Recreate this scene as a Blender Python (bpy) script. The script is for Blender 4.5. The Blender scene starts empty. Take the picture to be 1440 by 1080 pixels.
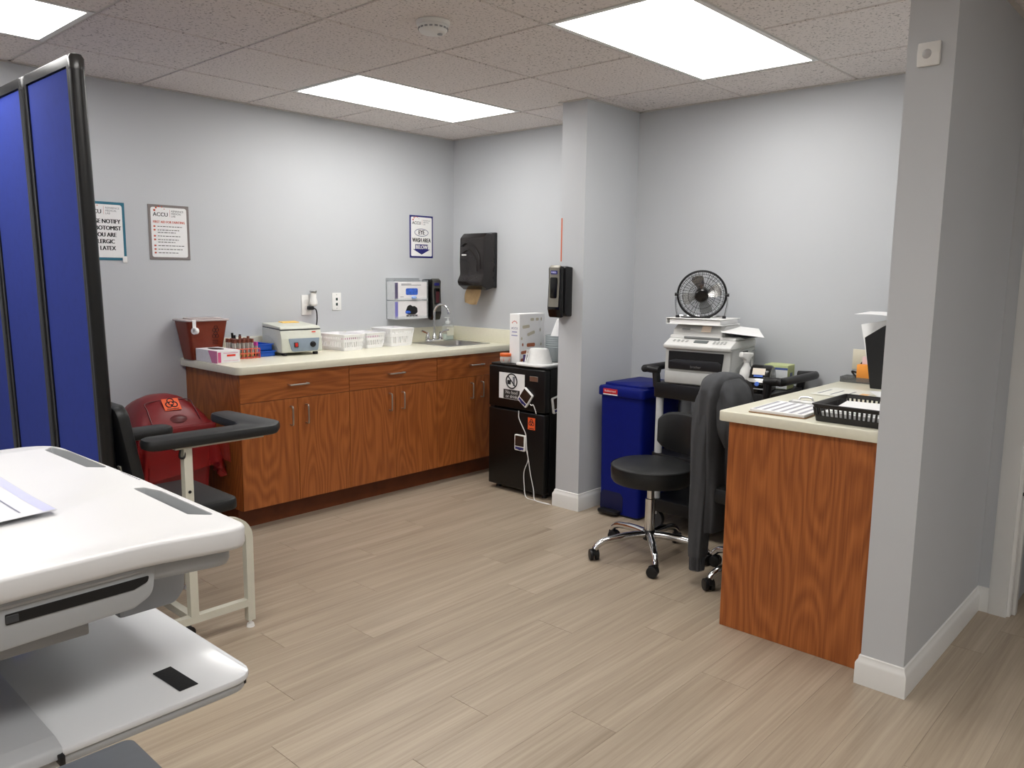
import bpy, bmesh, math, random
from mathutils import Vector, Matrix, geometry
random.seed(7)
S = bpy.context.scene
COL = S.collection
PI = math.pi

# ------------------------------------------------------------------ camera
RES_W = 1440.0
F_PX = 1118.957
yaw, pitch, roll = 0.8277737, -0.138725623, 0.0118877
cam_d = bpy.data.cameras.new('camera')
cam = bpy.data.objects.new('camera', cam_d)
COL.objects.link(cam)
cam_d.sensor_fit = 'HORIZONTAL'
cam_d.sensor_width = 36.0
cam_d.lens = 36.0 * F_PX / RES_W
cam_d.clip_start = 0.02
_f = Vector((math.sin(yaw) * math.cos(pitch), math.cos(yaw) * math.cos(pitch), math.sin(pitch)))
_r = Vector((math.cos(yaw), -math.sin(yaw), 0))
_u = _r.cross(_f)
_r2 = _r * math.cos(roll) + _u * math.sin(roll)
_u2 = -_r * math.sin(roll) + _u * math.cos(roll)
_m = Matrix.Identity(4)
for _i in range(3):
    _m[_i][0] = _r2[_i]; _m[_i][1] = _u2[_i]; _m[_i][2] = -_f[_i]
_m[0][3], _m[1][3], _m[2][3] = -4.196, -4.475, 1.41
cam.matrix_world = _m
S.camera = cam

# ------------------------------------------------------------------ world, exposure
W = bpy.data.worlds.new('world'); S.world = W
W.use_nodes = True
W.node_tree.nodes['Background'].inputs[0].default_value = (0.5, 0.52, 0.55, 1)
W.node_tree.nodes['Background'].inputs[1].default_value = 0.0
S.view_settings.view_transform = 'Standard'
S.view_settings.look = 'None'
S.view_settings.exposure = 0.62
S.view_settings.gamma = 1.0
S.view_settings.use_curve_mapping = False
PANEL_STRENGTH = 7.0
PANEL_COLOR = (1.0, 0.98, 0.945, 1)
H = 2.38

# ------------------------------------------------------------------ helpers: materials
def lin(c):
    return tuple(((v / 255) / 12.92 if v / 255 <= 0.04045 else ((v / 255 + 0.055) / 1.055) ** 2.4) for v in c)

class NT:
    def __init__(s, name):
        s.m = bpy.data.materials.new(name); s.m.use_nodes = True
        s.t = s.m.node_tree; s.b = s.t.nodes['Principled BSDF']
    def n(s, ty, **kw):
        nd = s.t.nodes.new(ty)
        for k, v in kw.items():
            if k in nd.inputs: nd.inputs[k].default_value = v
            else: setattr(nd, k, v)
        return nd
    def l(s, a, b): s.t.links.new(a, b)
    def ramp(s, src, stops):
        r = s.n('ShaderNodeValToRGB')
        while len(r.color_ramp.elements) < len(stops): r.color_ramp.elements.new(0.5)
        for e, (p, c) in zip(r.color_ramp.elements, stops):
            e.position = p; e.color = (*c, 1) if len(c) == 3 else c
        s.l(src, r.inputs[0]); return r
    def coord(s, scale=(1, 1, 1), rnd=False, kind='Object'):
        tc = s.n('ShaderNodeTexCoord'); mp = s.n('ShaderNodeMapping')
        mp.inputs['Scale'].default_value = scale
        s.l(tc.outputs[kind], mp.inputs[0])
        if rnd:
            oi = s.n('ShaderNodeObjectInfo'); mu = s.n('ShaderNodeMath', operation='MULTIPLY'); mu.inputs[1].default_value = 37.0
            s.l(oi.outputs['Random'], mu.inputs[0])
            cx = s.n('ShaderNodeCombineXYZ')
            for i in range(3): s.l(mu.outputs[0], cx.inputs[i])
            s.l(cx.outputs[0], mp.inputs['Location'])
        return mp.outputs[0]
    def bump(s, h, strength, dist=0.002):
        b = s.n('ShaderNodeBump'); b.inputs['Strength'].default_value = strength; b.inputs['Distance'].default_value = dist
        s.l(h, b.inputs['Height']); s.l(b.outputs[0], s.b.inputs['Normal'])

MATS = {}
def P(name, rgb, rough=0.5, metal=0.0, var=0.03, scale=30.0, bump=0.0, trans=0.0, coat=0.0, alpha=1.0, ior=1.45, sheen=0.0, spec=0.5):
    if name in MATS: return MATS[name]
    g = NT(name); c = lin(rgb)
    v = g.coord()
    nz = g.n('ShaderNodeTexNoise', Scale=scale, Detail=3.0); g.l(v, nz.inputs['Vector'])
    r = g.ramp(nz.outputs['Fac'], [(0.3, tuple(x * (1 - var) for x in c)), (0.7, tuple(min(1, x * (1 + var)) for x in c))])
    g.l(r.outputs[0], g.b.inputs['Base Color'])
    g.b.inputs['Roughness'].default_value = rough
    g.b.inputs['Metallic'].default_value = metal
    g.b.inputs['IOR'].default_value = ior
    g.b.inputs['Specular IOR Level'].default_value = spec
    g.b.inputs['Transmission Weight'].default_value = trans
    g.b.inputs['Coat Weight'].default_value = coat
    g.b.inputs['Sheen Weight'].default_value = sheen
    g.b.inputs['Alpha'].default_value = alpha
    if bump: g.bump(nz.outputs['Fac'], bump)
    MATS[name] = g.m
    return g.m

def oak(name, axis, dark, light):
    g = NT(name)
    sc = {'z': (6.5, 6.5, 1.1), 'x': (1.1, 6.5, 6.5)}[axis]
    v = g.coord(sc, rnd=True)
    n1 = g.n('ShaderNodeTexNoise', Scale=1.0, Detail=1.5, Roughness=0.4); g.l(v, n1.inputs['Vector'])
    mu = g.n('ShaderNodeMath', operation='MULTIPLY'); mu.inputs[1].default_value = 95.0; g.l(n1.outputs['Fac'], mu.inputs[0])
    si = g.n('ShaderNodeMath', operation='SINE'); g.l(mu.outputs[0], si.inputs[0])
    sc2 = {'z': (160.0, 160.0, 4.0), 'x': (4.0, 160.0, 160.0)}[axis]
    v2 = g.coord(sc2, rnd=True)
    n2 = g.n('ShaderNodeTexNoise', Scale=1.0, Detail=3.0); g.l(v2, n2.inputs['Vector'])
    ma = g.n('ShaderNodeMath', operation='MULTIPLY_ADD'); ma.inputs[1].default_value = 0.15; ma.inputs[2].default_value = 0.14
    g.l(si.outputs[0], ma.inputs[0])
    ad = g.n('ShaderNodeMath', operation='ADD'); g.l(ma.outputs[0], ad.inputs[0])
    m2 = g.n('ShaderNodeMath', operation='MULTIPLY'); m2.inputs[1].default_value = 0.8; g.l(n2.outputs['Fac'], m2.inputs[0])
    g.l(m2.outputs[0], ad.inputs[1])
    r = g.ramp(ad.outputs[0], [(0.2, lin(light)), (0.55, lin([(a + b) / 2 for a, b in zip(light, dark)])), (0.85, lin(dark))])
    g.l(r.outputs[0], g.b.inputs['Base Color'])
    g.b.inputs['Roughness'].default_value = 0.42
    g.bump(n2.outputs['Fac'], 0.08)
    MATS[name] = g.m
    return g.m

def floor_mat():
    g = NT('vinyl_plank')
    v = g.coord((2.2, 95.0, 1.0), rnd=True)
    n1 = g.n('ShaderNodeTexNoise', Scale=1.0, Detail=5.0, Roughness=0.65); g.l(v, n1.inputs['Vector'])
    v2 = g.coord((0.9, 16.0, 1.0), rnd=True)
    n2 = g.n('ShaderNodeTexNoise', Scale=1.0, Detail=2.0); g.l(v2, n2.inputs['Vector'])
    ad = g.n('ShaderNodeMath', operation='ADD'); g.l(n1.outputs['Fac'], ad.inputs[0]); g.l(n2.outputs['Fac'], ad.inputs[1])
    hf = g.n('ShaderNodeMath', operation='MULTIPLY'); hf.inputs[1].default_value = 0.5; g.l(ad.outputs[0], hf.inputs[0])
    r = g.ramp(hf.outputs[0], [(0.3, lin((143, 128, 110))), (0.5, lin((165, 150, 131))), (0.7, lin((183, 169, 150)))])
    oi = g.n('ShaderNodeObjectInfo')
    hs = g.n('ShaderNodeHueSaturation'); g.l(r.outputs[0], hs.inputs['Color'])
    mr = g.n('ShaderNodeMapRange'); mr.inputs['To Min'].default_value = 0.98; mr.inputs['To Max'].default_value = 1.02
    g.l(oi.outputs['Random'], mr.inputs['Value']); g.l(mr.outputs[0], hs.inputs['Value'])
    g.l(hs.outputs[0], g.b.inputs['Base Color'])
    g.b.inputs['Roughness'].default_value = 0.4
    g.bump(n1.outputs['Fac'], 0.12, 0.001)
    MATS['floor'] = g.m

def tile_mat():
    g = NT('fissured_ceiling_tile')
    v = g.coord((1, 1, 1), rnd=True)
    n1 = g.n('ShaderNodeTexNoise', Scale=95.0, Detail=3.0, Roughness=0.6); g.l(v, n1.inputs['Vector'])
    n2 = g.n('ShaderNodeTexNoise', Scale=9.0, Detail=2.0); g.l(v, n2.inputs['Vector'])
    r = g.ramp(n1.outputs['Fac'], [(0.34, lin((152, 145, 142))), (0.42, lin((224, 217, 214))), (1.0, lin((234, 227, 224)))])
    g.l(r.outputs[0], g.b.inputs['Base Color'])
    g.b.inputs['Roughness'].default_value = 0.95
    g.bump(r.outputs[0], 0.15, 0.003)
    MATS['tile'] = g.m

def wall_mat():
    g = NT('grey_wall_paint')
    v = g.coord()
    n1 = g.n('ShaderNodeTexNoise', Scale=180.0, Detail=2.0); g.l(v, n1.inputs['Vector'])
    n2 = g.n('ShaderNodeTexNoise', Scale=1.3, Detail=3.0); g.l(v, n2.inputs['Vector'])
    r = g.ramp(n2.outputs['Fac'], [(0.3, lin((193, 196, 200))), (0.7, lin((197, 200, 204)))])
    g.l(r.outputs[0], g.b.inputs['Base Color'])
    g.b.inputs['Roughness'].default_value = 0.55
    g.bump(n1.outputs['Fac'], 0.08, 0.001)
    MATS['wall'] = g.m

def fabric_mat(name, rgb, scale=900.0, rough=0.95):
    g = NT(name); v = g.coord()
    n1 = g.n('ShaderNodeTexNoise', Scale=scale, Detail=2.0); g.l(v, n1.inputs['Vector'])
    n2 = g.n('ShaderNodeTexNoise', Scale=25.0, Detail=3.0); g.l(v, n2.inputs['Vector'])
    ad = g.n('ShaderNodeMath', operation='ADD'); g.l(n1.outputs['Fac'], ad.inputs[0]); g.l(n2.outputs['Fac'], ad.inputs[1])
    c = lin(rgb)
    r = g.ramp(ad.outputs[0], [(0.7, tuple(x * 0.92 for x in c)), (1.0, tuple(min(1, x * 1.08) for x in c))])
    hf = r.inputs[0].links[0]
    g.l(r.outputs[0], g.b.inputs['Base Color'])
    g.b.inputs['Roughness'].default_value = rough
    g.bump(n1.outputs['Fac'], 0.2, 0.001)
    MATS[name] = g.m
    return g.m

def emit_mat():
    g = NT('lit_diffuser')
    v = g.coord(); n = g.n('ShaderNodeTexNoise', Scale=4.0); g.l(v, n.inputs['Vector'])
    g.b.inputs['Base Color'].default_value = (0.9, 0.9, 0.9, 1)
    g.b.inputs['Emission Color'].default_value = PANEL_COLOR
    mr = g.n('ShaderNodeMapRange'); mr.inputs['To Min'].default_value = PANEL_STRENGTH * 0.98; mr.inputs['To Max'].default_value = PANEL_STRENGTH * 1.02
    g.l(n.outputs['Fac'], mr.inputs['Value']); g.l(mr.outputs[0], g.b.inputs['Emission Strength'])
    MATS['emit'] = g.m

oak('oak_v', 'z', (134, 70, 27), (184, 108, 52))
oak('oak_h', 'x', (134, 70, 27), (184, 108, 52))
floor_mat(); tile_mat(); wall_mat(); emit_mat()
fabric_mat('blue_fabric', (30, 52, 145)); fabric_mat('hoodie_fabric', (66, 67, 70), 600.0)
WALL, FLOOR, TILE, EMIT = MATS['wall'], MATS['floor'], MATS['tile'], MATS['emit']
OAKV, OAKH = MATS['oak_v'], MATS['oak_h']
WHITE = P('white_plastic', (236, 236, 234), 0.35)
TRIM = P('white_trim_paint', (226, 226, 224), 0.35, var=0.015, scale=6)
GRID = P('ceiling_grid_paint', (205, 200, 195), 0.5)
CREAM = P('cream_laminate', (226, 223, 204), 0.32, var=0.02, scale=60)
CHROME = P('chrome', (215, 216, 218), 0.12, 1.0, var=0.01)
STEEL = P('brushed_steel', (190, 190, 188), 0.3, 1.0, var=0.05, scale=80)
NICKEL = P('satin_nickel', (200, 196, 188), 0.3, 1.0, var=0.02)
BLACK = P('black_plastic', (20, 20, 22), 0.4, var=0.1)
BLACKG = P('black_gloss_plastic', (16, 15, 15), 0.18, var=0.1)
SMOKE = P('smoked_black_plastic', (38, 34, 33), 0.2, var=0.08)
VINYL = P('black_vinyl', (26, 27, 28), 0.45, var=0.12, scale=120, bump=0.1)
FRIDGE = P('black_fridge_enamel', (8, 7, 7), 0.4, var=0.1, scale=200)
DGREY = P('dark_grey_plastic', (58, 60, 63), 0.5)
MGREY = P('grey_plastic', (150, 152, 154), 0.45, var=0.02)
CARTG = P('cart_grey_plastic', (168, 171, 174), 0.42, var=0.02)
CARTW = P('cart_white_plastic', (214, 214, 215), 0.3, var=0.01, scale=5)
TRAYW = P('tray_white_gloss', (214, 216, 219), 0.12, var=0.01, scale=5)
BEIGE = P('beige_frame_enamel', (206, 204, 190), 0.4, var=0.02)
PAPER = P('white_paper', (240, 240, 240), 0.8, var=0.01)
INK = P('black_ink', (26, 26, 30), 0.7)
GREYINK = P('grey_ink', (130, 130, 136), 0.7)
ORANGE = P('orange_label', (235, 95, 45), 0.6)
BRICK = P('sharps_red_plastic', (122, 48, 28), 0.35, var=0.06)
REDBIN = P('dark_red_plastic', (120, 26, 30), 0.4, var=0.05)
BLUEBIN = P('navy_blue_plastic', (6, 22, 112), 0.5, var=0.05, spec=0.25)
PRN = P('printer_grey_plastic', (186, 187, 185), 0.45, var=0.015)
PRNL = P('printer_light_plastic', (212, 212, 210), 0.45, var=0.015)
CLEAR = P('clear_plastic', (225, 232, 235), 0.08, alpha=0.22, var=0.0)
FOAM = P('white_foam', (238, 240, 240), 0.6)
BASKETW = P('white_basket_plastic', (244, 244, 246), 0.35)
BLACKBAR = P('black_aluminium', (14, 14, 15), 0.35, 0.0, var=0.05)

# ------------------------------------------------------------------ helpers: geometry
def Bm(): return bmesh.new()
def box(bm, x0, x1, y0, y1, z0, z1, bev=0.0, seg=2):
    x0, x1 = min(x0, x1), max(x0, x1); y0, y1 = min(y0, y1), max(y0, y1); z0, z1 = min(z0, z1), max(z0, z1)
    v = [bm.verts.new(p) for p in ((x0, y0, z0), (x1, y0, z0), (x1, y1, z0), (x0, y1, z0), (x0, y0, z1), (x1, y0, z1), (x1, y1, z1), (x0, y1, z1))]
    fs = [bm.faces.new([v[i] for i in q]) for q in ((3, 2, 1, 0), (4, 5, 6, 7), (0, 1, 5, 4), (1, 2, 6, 5), (2, 3, 7, 6), (3, 0, 4, 7))]
    if bev:
        es = list({e for f in fs for e in f.edges})
        bmesh.ops.bevel(bm, geom=es, offset=bev, segments=seg, profile=0.5, affect='EDGES')
    return bm
def xbox(bm, M, sx, sy, sz, bev=0.0):
    b2 = bmesh.new(); box(b2, -sx / 2, sx / 2, -sy / 2, sy / 2, -sz / 2, sz / 2, bev)
    add(bm, b2, M); return bm
def add(bm, b2, M=None):
    me = bpy.data.meshes.new('tmp'); b2.to_mesh(me); b2.free()
    if M is not None: me.transform(M)
    bm.from_mesh(me); bpy.data.meshes.remove(me)
    return bm
def ring(bm, c, n, u, r, seg, ru=None):
    w = n.cross(u)
    return [bm.verts.new(c + (u * math.cos(2 * PI * i / seg)) * r + (w * math.sin(2 * PI * i / seg)) * (ru or r)) for i in range(seg)]
def bridge(bm, a, b):
    n = len(a)
    for i in range(n): bm.faces.new((a[i], a[(i + 1) % n], b[(i + 1) % n], b[i]))
def tube(bm, pts, r, seg=10, closed=False, caps=True):
    pts = [Vector(p) for p in pts]; n = len(pts)
    rr = r if isinstance(r, (list, tuple)) else [r] * n
    rings = []; u = None
    for i in range(n):
        if closed: t = (pts[(i + 1) % n] - pts[i - 1])
        else: t = pts[min(i + 1, n - 1)] - pts[max(i - 1, 0)]
        t.normalize()
        if u is None:
            u = Vector((0, 0, 1)).cross(t)
            if u.length < 1e-3: u = Vector((1, 0, 0))
        u = u - t * u.dot(t)
        if u.length < 1e-6: u = t.orthogonal()
        u.normalize()
        rings.append(ring(bm, pts[i], t, u, rr[i], seg))
    for i in range(n - 1): bridge(bm, rings[i], rings[i + 1])
    if closed: bridge(bm, rings[-1], rings[0])
    elif caps:
        bm.faces.new(list(reversed(rings[0]))); bm.faces.new(rings[-1])
    return bm
def cyl(bm, p0, p1, r0, r1=None, seg=16):
    return tube(bm, [p0, p1], [r0, r0 if r1 is None else r1], seg)
def lathe(bm, prof, c=(0, 0, 0), seg=20, capb=True, capt=True, sx=1, sy=1):
    c = Vector(c); rs = []
    for r, z in prof:
        rs.append([bm.verts.new(c + Vector((sx * r * math.cos(2 * PI * i / seg), sy * r * math.sin(2 * PI * i / seg), z))) for i in range(seg)])
    for a, b in zip(rs, rs[1:]): bridge(bm, a, b)
    if capb: bm.faces.new(list(reversed(rs[0])))
    if capt: bm.faces.new(rs[-1])
    return bm
def bez(pts, n=8, closed=False):
    """Catmull-Rom through pts"""
    P_ = [Vector(p) for p in pts]; out = []; m = len(P_)
    rng = range(m) if closed else range(m - 1)
    for i in rng:
        p0 = P_[i - 1] if (closed or i > 0) else P_[0] * 2 - P_[1]
        p1 = P_[i]; p2 = P_[(i + 1) % m]
        p3 = P_[(i + 2) % m] if (closed or i + 2 < m) else P_[-1] * 2 - P_[-2]
        for k in range(n):
            t = k / n
            out.append(0.5 * ((2 * p1) + (p2 - p0) * t + (2 * p0 - 5 * p1 + 4 * p2 - p3) * t * t + (-p0 + 3 * p1 - 3 * p2 + p3) * t ** 3))
    if not closed: out.append(P_[-1])
    return out
def rrect(x0, x1, y0, y1, r, seg=5):
    rs = r if isinstance(r, (list, tuple)) else [r] * 4   # order: (x1,y0),(x1,y1),(x0,y1),(x0,y0)
    out = []
    for (cx, cy, a0), q in zip(((x1, y0, -PI / 2), (x1, y1, 0), (x0, y1, PI / 2), (x0, y0, PI)), rs):
        sx = -1 if cx == x1 else 1; sy = 1 if cy == y0 else -1
        if q <= 0: out.append((cx, cy)); continue
        for k in range(seg + 1):
            a = a0 + PI / 2 * k / seg
            out.append((cx + sx * q + q * math.cos(a), cy + sy * q + q * math.sin(a)))
    return out
def fillet(poly, r, seg=5):
    out = []; n = len(poly)
    for i in range(n):
        p = Vector(poly[i]).to_2d(); a = Vector(poly[i - 1]).to_2d() - p; b = Vector(poly[(i + 1) % n]).to_2d() - p
        q = r[i] if isinstance(r, (list, tuple)) else r
        if q <= 0: out.append(tuple(p)); continue
        la, lb = a.length, b.length; a.normalize(); b.normalize()
        ang = math.acos(max(-1, min(1, a.dot(b)))); d = min(q / math.tan(ang / 2), la * 0.49, lb * 0.49)
        s, e = p + a * d, p + b * d
        for k in range(seg + 1):
            t = k / seg
            out.append(tuple((1 - t) ** 2 * s + 2 * t * (1 - t) * p + t * t * e))
    return out
def prism(bm, poly, z0, z1, ch=0.0, chb=None, M=None, holes=()):
    """extrude a ccw xy polygon from z0 to z1 with chamfered rims (ch top, chb bottom); holes cut straight through"""
    chb = ch if chb is None else chb
    n = len(poly); P2 = [Vector((p[0], p[1])) for p in poly]
    def inset(d):
        o = []
        for i in range(n):
            e1 = (P2[i] - P2[i - 1]); e2 = (P2[(i + 1) % n] - P2[i])
            if e1.length < 1e-9: e1 = e2
            if e2.length < 1e-9: e2 = e1
            e1.normalize(); e2.normalize()
            n1 = Vector((-e1.y, e1.x)); n2 = Vector((-e2.y, e2.x)); m = n1 + n2
            if m.length < 1e-6: m = n1
            m.normalize(); c = max(0.35, m.dot(n1))
            o.append(P2[i] + m * (d / c))
        return o
    b2 = bmesh.new()
    lv = []
    def lay(pp, z): lv.append([b2.verts.new((p.x, p.y, z)) for p in pp])
    if chb: lay(inset(chb), z0); lay(inset(chb * 0.3), z0 + chb * 0.3); lay(P2, z0 + chb)
    else: lay(P2, z0)
    if ch: lay(P2, z1 - ch); lay(inset(ch * 0.3), z1 - ch * 0.3); lay(inset(ch), z1)
    else: lay(P2, z1)
    for a, b in zip(lv, lv[1:]): bridge(b2, a, b)
    hv = []
    for h in holes:
        lo = [b2.verts.new((x, y, z0)) for x, y in h]; hi = [b2.verts.new((x, y, z1)) for x, y in h]
        hv.append((lo, hi))
        for i in range(len(h)):
            j = (i + 1) % len(h); b2.faces.new((lo[j], lo[i], hi[i], hi[j]))
    if holes:
        for k, flip in ((0, True), (-1, False)):
            loops = [[v.co.copy() for v in lv[k]]] + [[v.co.copy() for v in h[0 if flip else 1]] for h in hv]
            allv = list(lv[k]) + [v for h in hv for v in h[0 if flip else 1]]
            for t in geometry.tessellate_polygon(loops):
                q = [allv[i] for i in t]
                nn = (q[1].co - q[0].co).cross(q[2].co - q[0].co).z
                if (nn > 0) == flip: q.reverse()
                try: b2.faces.new(q)
                except ValueError: pass
    else:
        b2.faces.new(list(reversed(lv[0]))); b2.faces.new(lv[-1])
    add(bm, b2, M)
    return bm
# matrices that stand an xy profile up
M_FRONT = Matrix(((1, 0, 0, 0), (0, 0, -1, 0), (0, 1, 0, 0), (0, 0, 0, 1)))   # (x,y,z)->(x,-z,y): extrude toward -Y
M_SIDE = Matrix(((0, 0, 1, 0), (1, 0, 0, 0), (0, 1, 0, 0), (0, 0, 0, 1)))      # (x,y,z)->(z,x,y): profile in YZ, extrude along X
def T(x, y, z): return Matrix.Translation((x, y, z))
def RZ(a): return Matrix.Rotation(a, 4, 'Z')
def RX(a): return Matrix.Rotation(a, 4, 'X')
def RY(a): return Matrix.Rotation(a, 4, 'Y')

_txt = {}
def text(bm, s, size, M, align='CENTER', bold=0.0, sx=1.0, depth=0.0):
    cu = bpy.data.curves.new('t', 'FONT'); cu.body = s; cu.size = size; cu.align_x = align; cu.align_y = 'CENTER'
    cu.extrude = depth; cu.resolution_u = 3
    o = bpy.data.objects.new('t', cu)
    me = bpy.data.meshes.new_from_object(o)
    me.transform(Matrix.Diagonal((sx, 1, 1, 1)))
    for k in ((-1, 0, 1) if bold else (0,)):      # heavier strokes: shifted copies
        m2 = me.copy(); m2.transform(M @ T(k * bold * 1.6, 0, 0.00005 * (k + 1))); bm.from_mesh(m2); bpy.data.meshes.remove(m2)
    bpy.data.meshes.remove(me); bpy.data.objects.remove(o); bpy.data.curves.remove(cu)
    return bm

# ------------------------------------------------------------------ helpers: objects
def finish(name, bm, mat, parent=None, angle=35, smooth=True):
    me = bpy.data.meshes.new(name)
    bmesh.ops.recalc_face_normals(bm, faces=bm.faces)
    bm.to_mesh(me); bm.free()
    me.materials.append(mat)
    if smooth and len(me.polygons):
        me.polygons.foreach_set('use_smooth', [True] * len(me.polygons))
        me.set_sharp_from_angle(angle=math.radians(angle))
    o = bpy.data.objects.new(name, me); COL.objects.link(o)
    if parent is not None: o.parent = parent
    return o
part = finish
def printp(name, b, mat, t):
    o = finish(name, b, mat, t); o['kind'] = 'stuff'; return o
def tag(o, label, cat, group=None):
    o['label'] = label; o['category'] = cat
    if group: o['group'] = group
    return o
def thing(name, label, cat, loc=(0, 0, 0), rz=0.0, group=None):
    o = bpy.data.objects.new(name, None); COL.objects.link(o)
    o.empty_display_size = 0.05
    o.location = loc; o.rotation_euler = (0, 0, rz)
    return tag(o, label, cat, group)
def inv(t):
    """world -> local matrix of a thing"""
    return (Matrix.Translation(t.location) @ RZ(t.rotation_euler[2])).inverted()
def wpart(name, bm, mat, t, **k):
    """part whose bmesh is in world coordinates"""
    bm.transform(inv(t)); return finish(name, bm, mat, t, **k)
def struct(name, bm, mat, parent=None):
    o = finish(name, bm, mat, parent)
    if parent is None: o['kind'] = 'structure'
    return o
def copy_tree(o, loc=None, rz=None, label=None, parent=None):
    c = o.copy(); COL.objects.link(c)
    if parent is not None: c.parent = parent
    if loc is not None: c.location = loc
    if rz is not None: c.rotation_euler = (0, 0, rz)
    if label: c['label'] = label
    for ch in list(o.children): copy_tree(ch, parent=c)
    return c
FACE_X = -PI / 2     # rotz of a thing that faces -X (local front is -Y)

# ================================================================== STRUCTURE
XW, YW = -7.2, -7.4     # far ends of the room behind and beside the camera
def sbox(name, x0, x1, y0, y1, z0, z1, mat):
    return struct(name, box(Bm(), x0, x1, y0, y1, z0, z1), mat)
# --- floor with vinyl planks
floor = sbox('floor', XW, 1.6, YW, 0.1, -0.1, -0.003, FLOOR)
PW, PL = 0.1763, 1.22
rowx = {0: -2.325, 1: -2.86, 2: -2.40, 3: -2.68, 4: -2.11, -1: -3.05, -2: -2.485, -3: -2.80, -4: -2.277, -5: -1.75, -6: -2.55, -7: -1.20, -8: -2.1}
pm = None
for k in range(-12, 13):
    y0 = -2.463 + k * PW
    if y0 > -0.05 or y0 < -4.6: continue
    off = rowx.get(k, -2.3 + 0.47 * ((k * 7) % 5) / 2)
    i0 = math.floor((-3.9 - off) / PL)
    x_end = 1.4 if y0 < -3.7 else 0.0
    for i in range(i0, 6):
        xs = off + i * PL
        if xs > x_end or xs + PL < -4.2: continue
        if pm is None:
            o = finish('plank', box(Bm(), 0.0006, PL - 0.0006, 0.0002, PW - 0.0002, -0.003, 0.0, 0.0004, 1), FLOOR, floor)
            pm = o.data
        else:
            o = bpy.data.objects.new('plank', pm); COL.objects.link(o); o.parent = floor
        o.location = (xs, y0, 0)
# --- walls
sbox('wall_left', XW, 0.12, 0.0, 0.12, -0.1, 2.5, WALL)
sbox('wall_back', 0.0, 0.12, -3.745, 0.0, -0.1, 2.5, WALL)
CX, CY0, CY1 = -0.52, -1.645, -1.47
sbox('wall_column', CX, 0.0, CY0, CY1, -0.1, 2.5, WALL)
PX, PY0, PY1 = -1.43, -3.745, -3.605
struct('wall_partition', box(Bm(), PX, 0.0, PY0, PY1, -0.1, 2.5), WALL)
QX = -0.43
b = Bm(); box(b, QX, QX + 0.12, PY0, -3.86, -0.1, 2.5); box(b, QX, QX + 0.12, -3.86, -4.72, 2.06, 2.5); box(b, QX, QX + 0.12, -4.72, YW, -0.1, 2.5)
struct('wall_corridor', b, WALL)
sbox('wall_rear', XW - 0.12, XW, YW, 0.12, -0.1, 2.5, WALL)
sbox('wall_right', XW, QX, YW - 0.12, YW, -0.1, 2.5, WALL)
# unlit room behind the corridor door
b = Bm(); box(b, QX + 0.12, 1.6, -3.86, -3.745, -0.1, 2.5); box(b, 1.6, 1.7, -5.2, -3.745, -0.1, 2.5); box(b, QX + 0.12, 1.6, -5.2, -5.1, -0.1, 2.5); box(b, QX + 0.12, 1.7, -5.2, -3.745, 2.4, 2.5)
struct('wall_far_room', b, WALL)
# --- baseboards
def baseboard(name, runs, h=0.105, t=0.014):
    b = Bm()
    for (x0, y0), (x1, y1), (nx, ny), e0, e1 in runs:
        d = Vector((x1 - x0, y1 - y0)); L = d.length; d.normalize()
        prof = [(0, 0), (t, 0), (t, h * 0.72), (t * 0.75, h * 0.8), (t * 0.45, h * 0.86), (t * 0.35, h * 0.97), (0, h)]
        ra = []; 
        for s, e in ((0, e0), (L, e1)):
            vs = []
            for p, z in prof:
                ext = e * p * (1 if s else -1)
                q = Vector((x0, y0)) + d * (s + ext) + Vector((nx, ny)) * p
                vs.append(b.verts.new((q.x, q.y, z)))
            ra.append(vs)
        bridge(b, ra[0], ra[1]); b.faces.new(list(reversed(ra[0]))); b.faces.new(ra[1])
    return struct(name, b, TRIM)
baseboard('baseboard_column', [((CX, CY1), (CX, CY0), (-1, 0), 1, 1), ((CX, CY0), (0, CY0), (0, -1), 1, 0), ((0, CY1), (CX, CY1), (0, 1), 0, 1)])
baseboard('baseboard_partition', [((PX, PY1), (PX, PY0), (-1, 0), 1, 1), ((PX, PY0), (QX, PY0), (0, -1), 1, 0), ((-1.345, PY1), (PX, PY1), (0, 1), 0, 1)])
baseboard('baseboard_corridor', [((QX, PY0), (QX, -3.792), (-1, 0), 0, 0)])
baseboard('baseboard_back', [((0, CY0), (0, PY1), (-1, 0), 0, 0)])
baseboard('baseboard_left', [((-2.115, 0), (-4.6, 0), (0, -1), 0, 0)])
# --- door casing and jamb
b = Bm()
prism(b, [(-3.860, -0.02), (-3.860, -0.004), (-3.868, -0.0), (-3.79, 0.0), (-3.79, -0.012), (-3.80, -0.018)][::-1], 0, 2.12, M=Matrix(((0, 1, 0, QX), (1, 0, 0, 0), (0, 0, 1, 0), (0, 0, 0, 1))))
box(b, QX - 0.018, QX, -4.72, -3.79, 2.05, 2.12, 0.003); box(b, QX - 0.018, QX, -4.79, -4.71, 0, 2.12, 0.003)
trim = struct('trim_1', b, TRIM)
b = Bm(); box(b, QX, QX + 0.12, -3.872, -3.86, 0, 2.06, 0.001); box(b, QX + 0.035, QX + 0.075, -3.885, -3.872, 0, 2.05, 0.002); box(b, QX, QX + 0.12, -4.72, -3.86, 2.045, 2.06)
part('door_jamb', b, TRIM, trim)
b = Bm(); box(b, QX + 0.004, QX + 0.03, -3.8745, -3.872, 0.98, 1.05, 0.001); part('strike_plate', b, STEEL, trim)
b = Bm(); cyl(b, (QX + 0.018, -3.8725, 0.53), (QX + 0.018, -3.876, 0.53), 0.008, seg=12); part('door_bumper', b, DGREY, trim)
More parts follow.
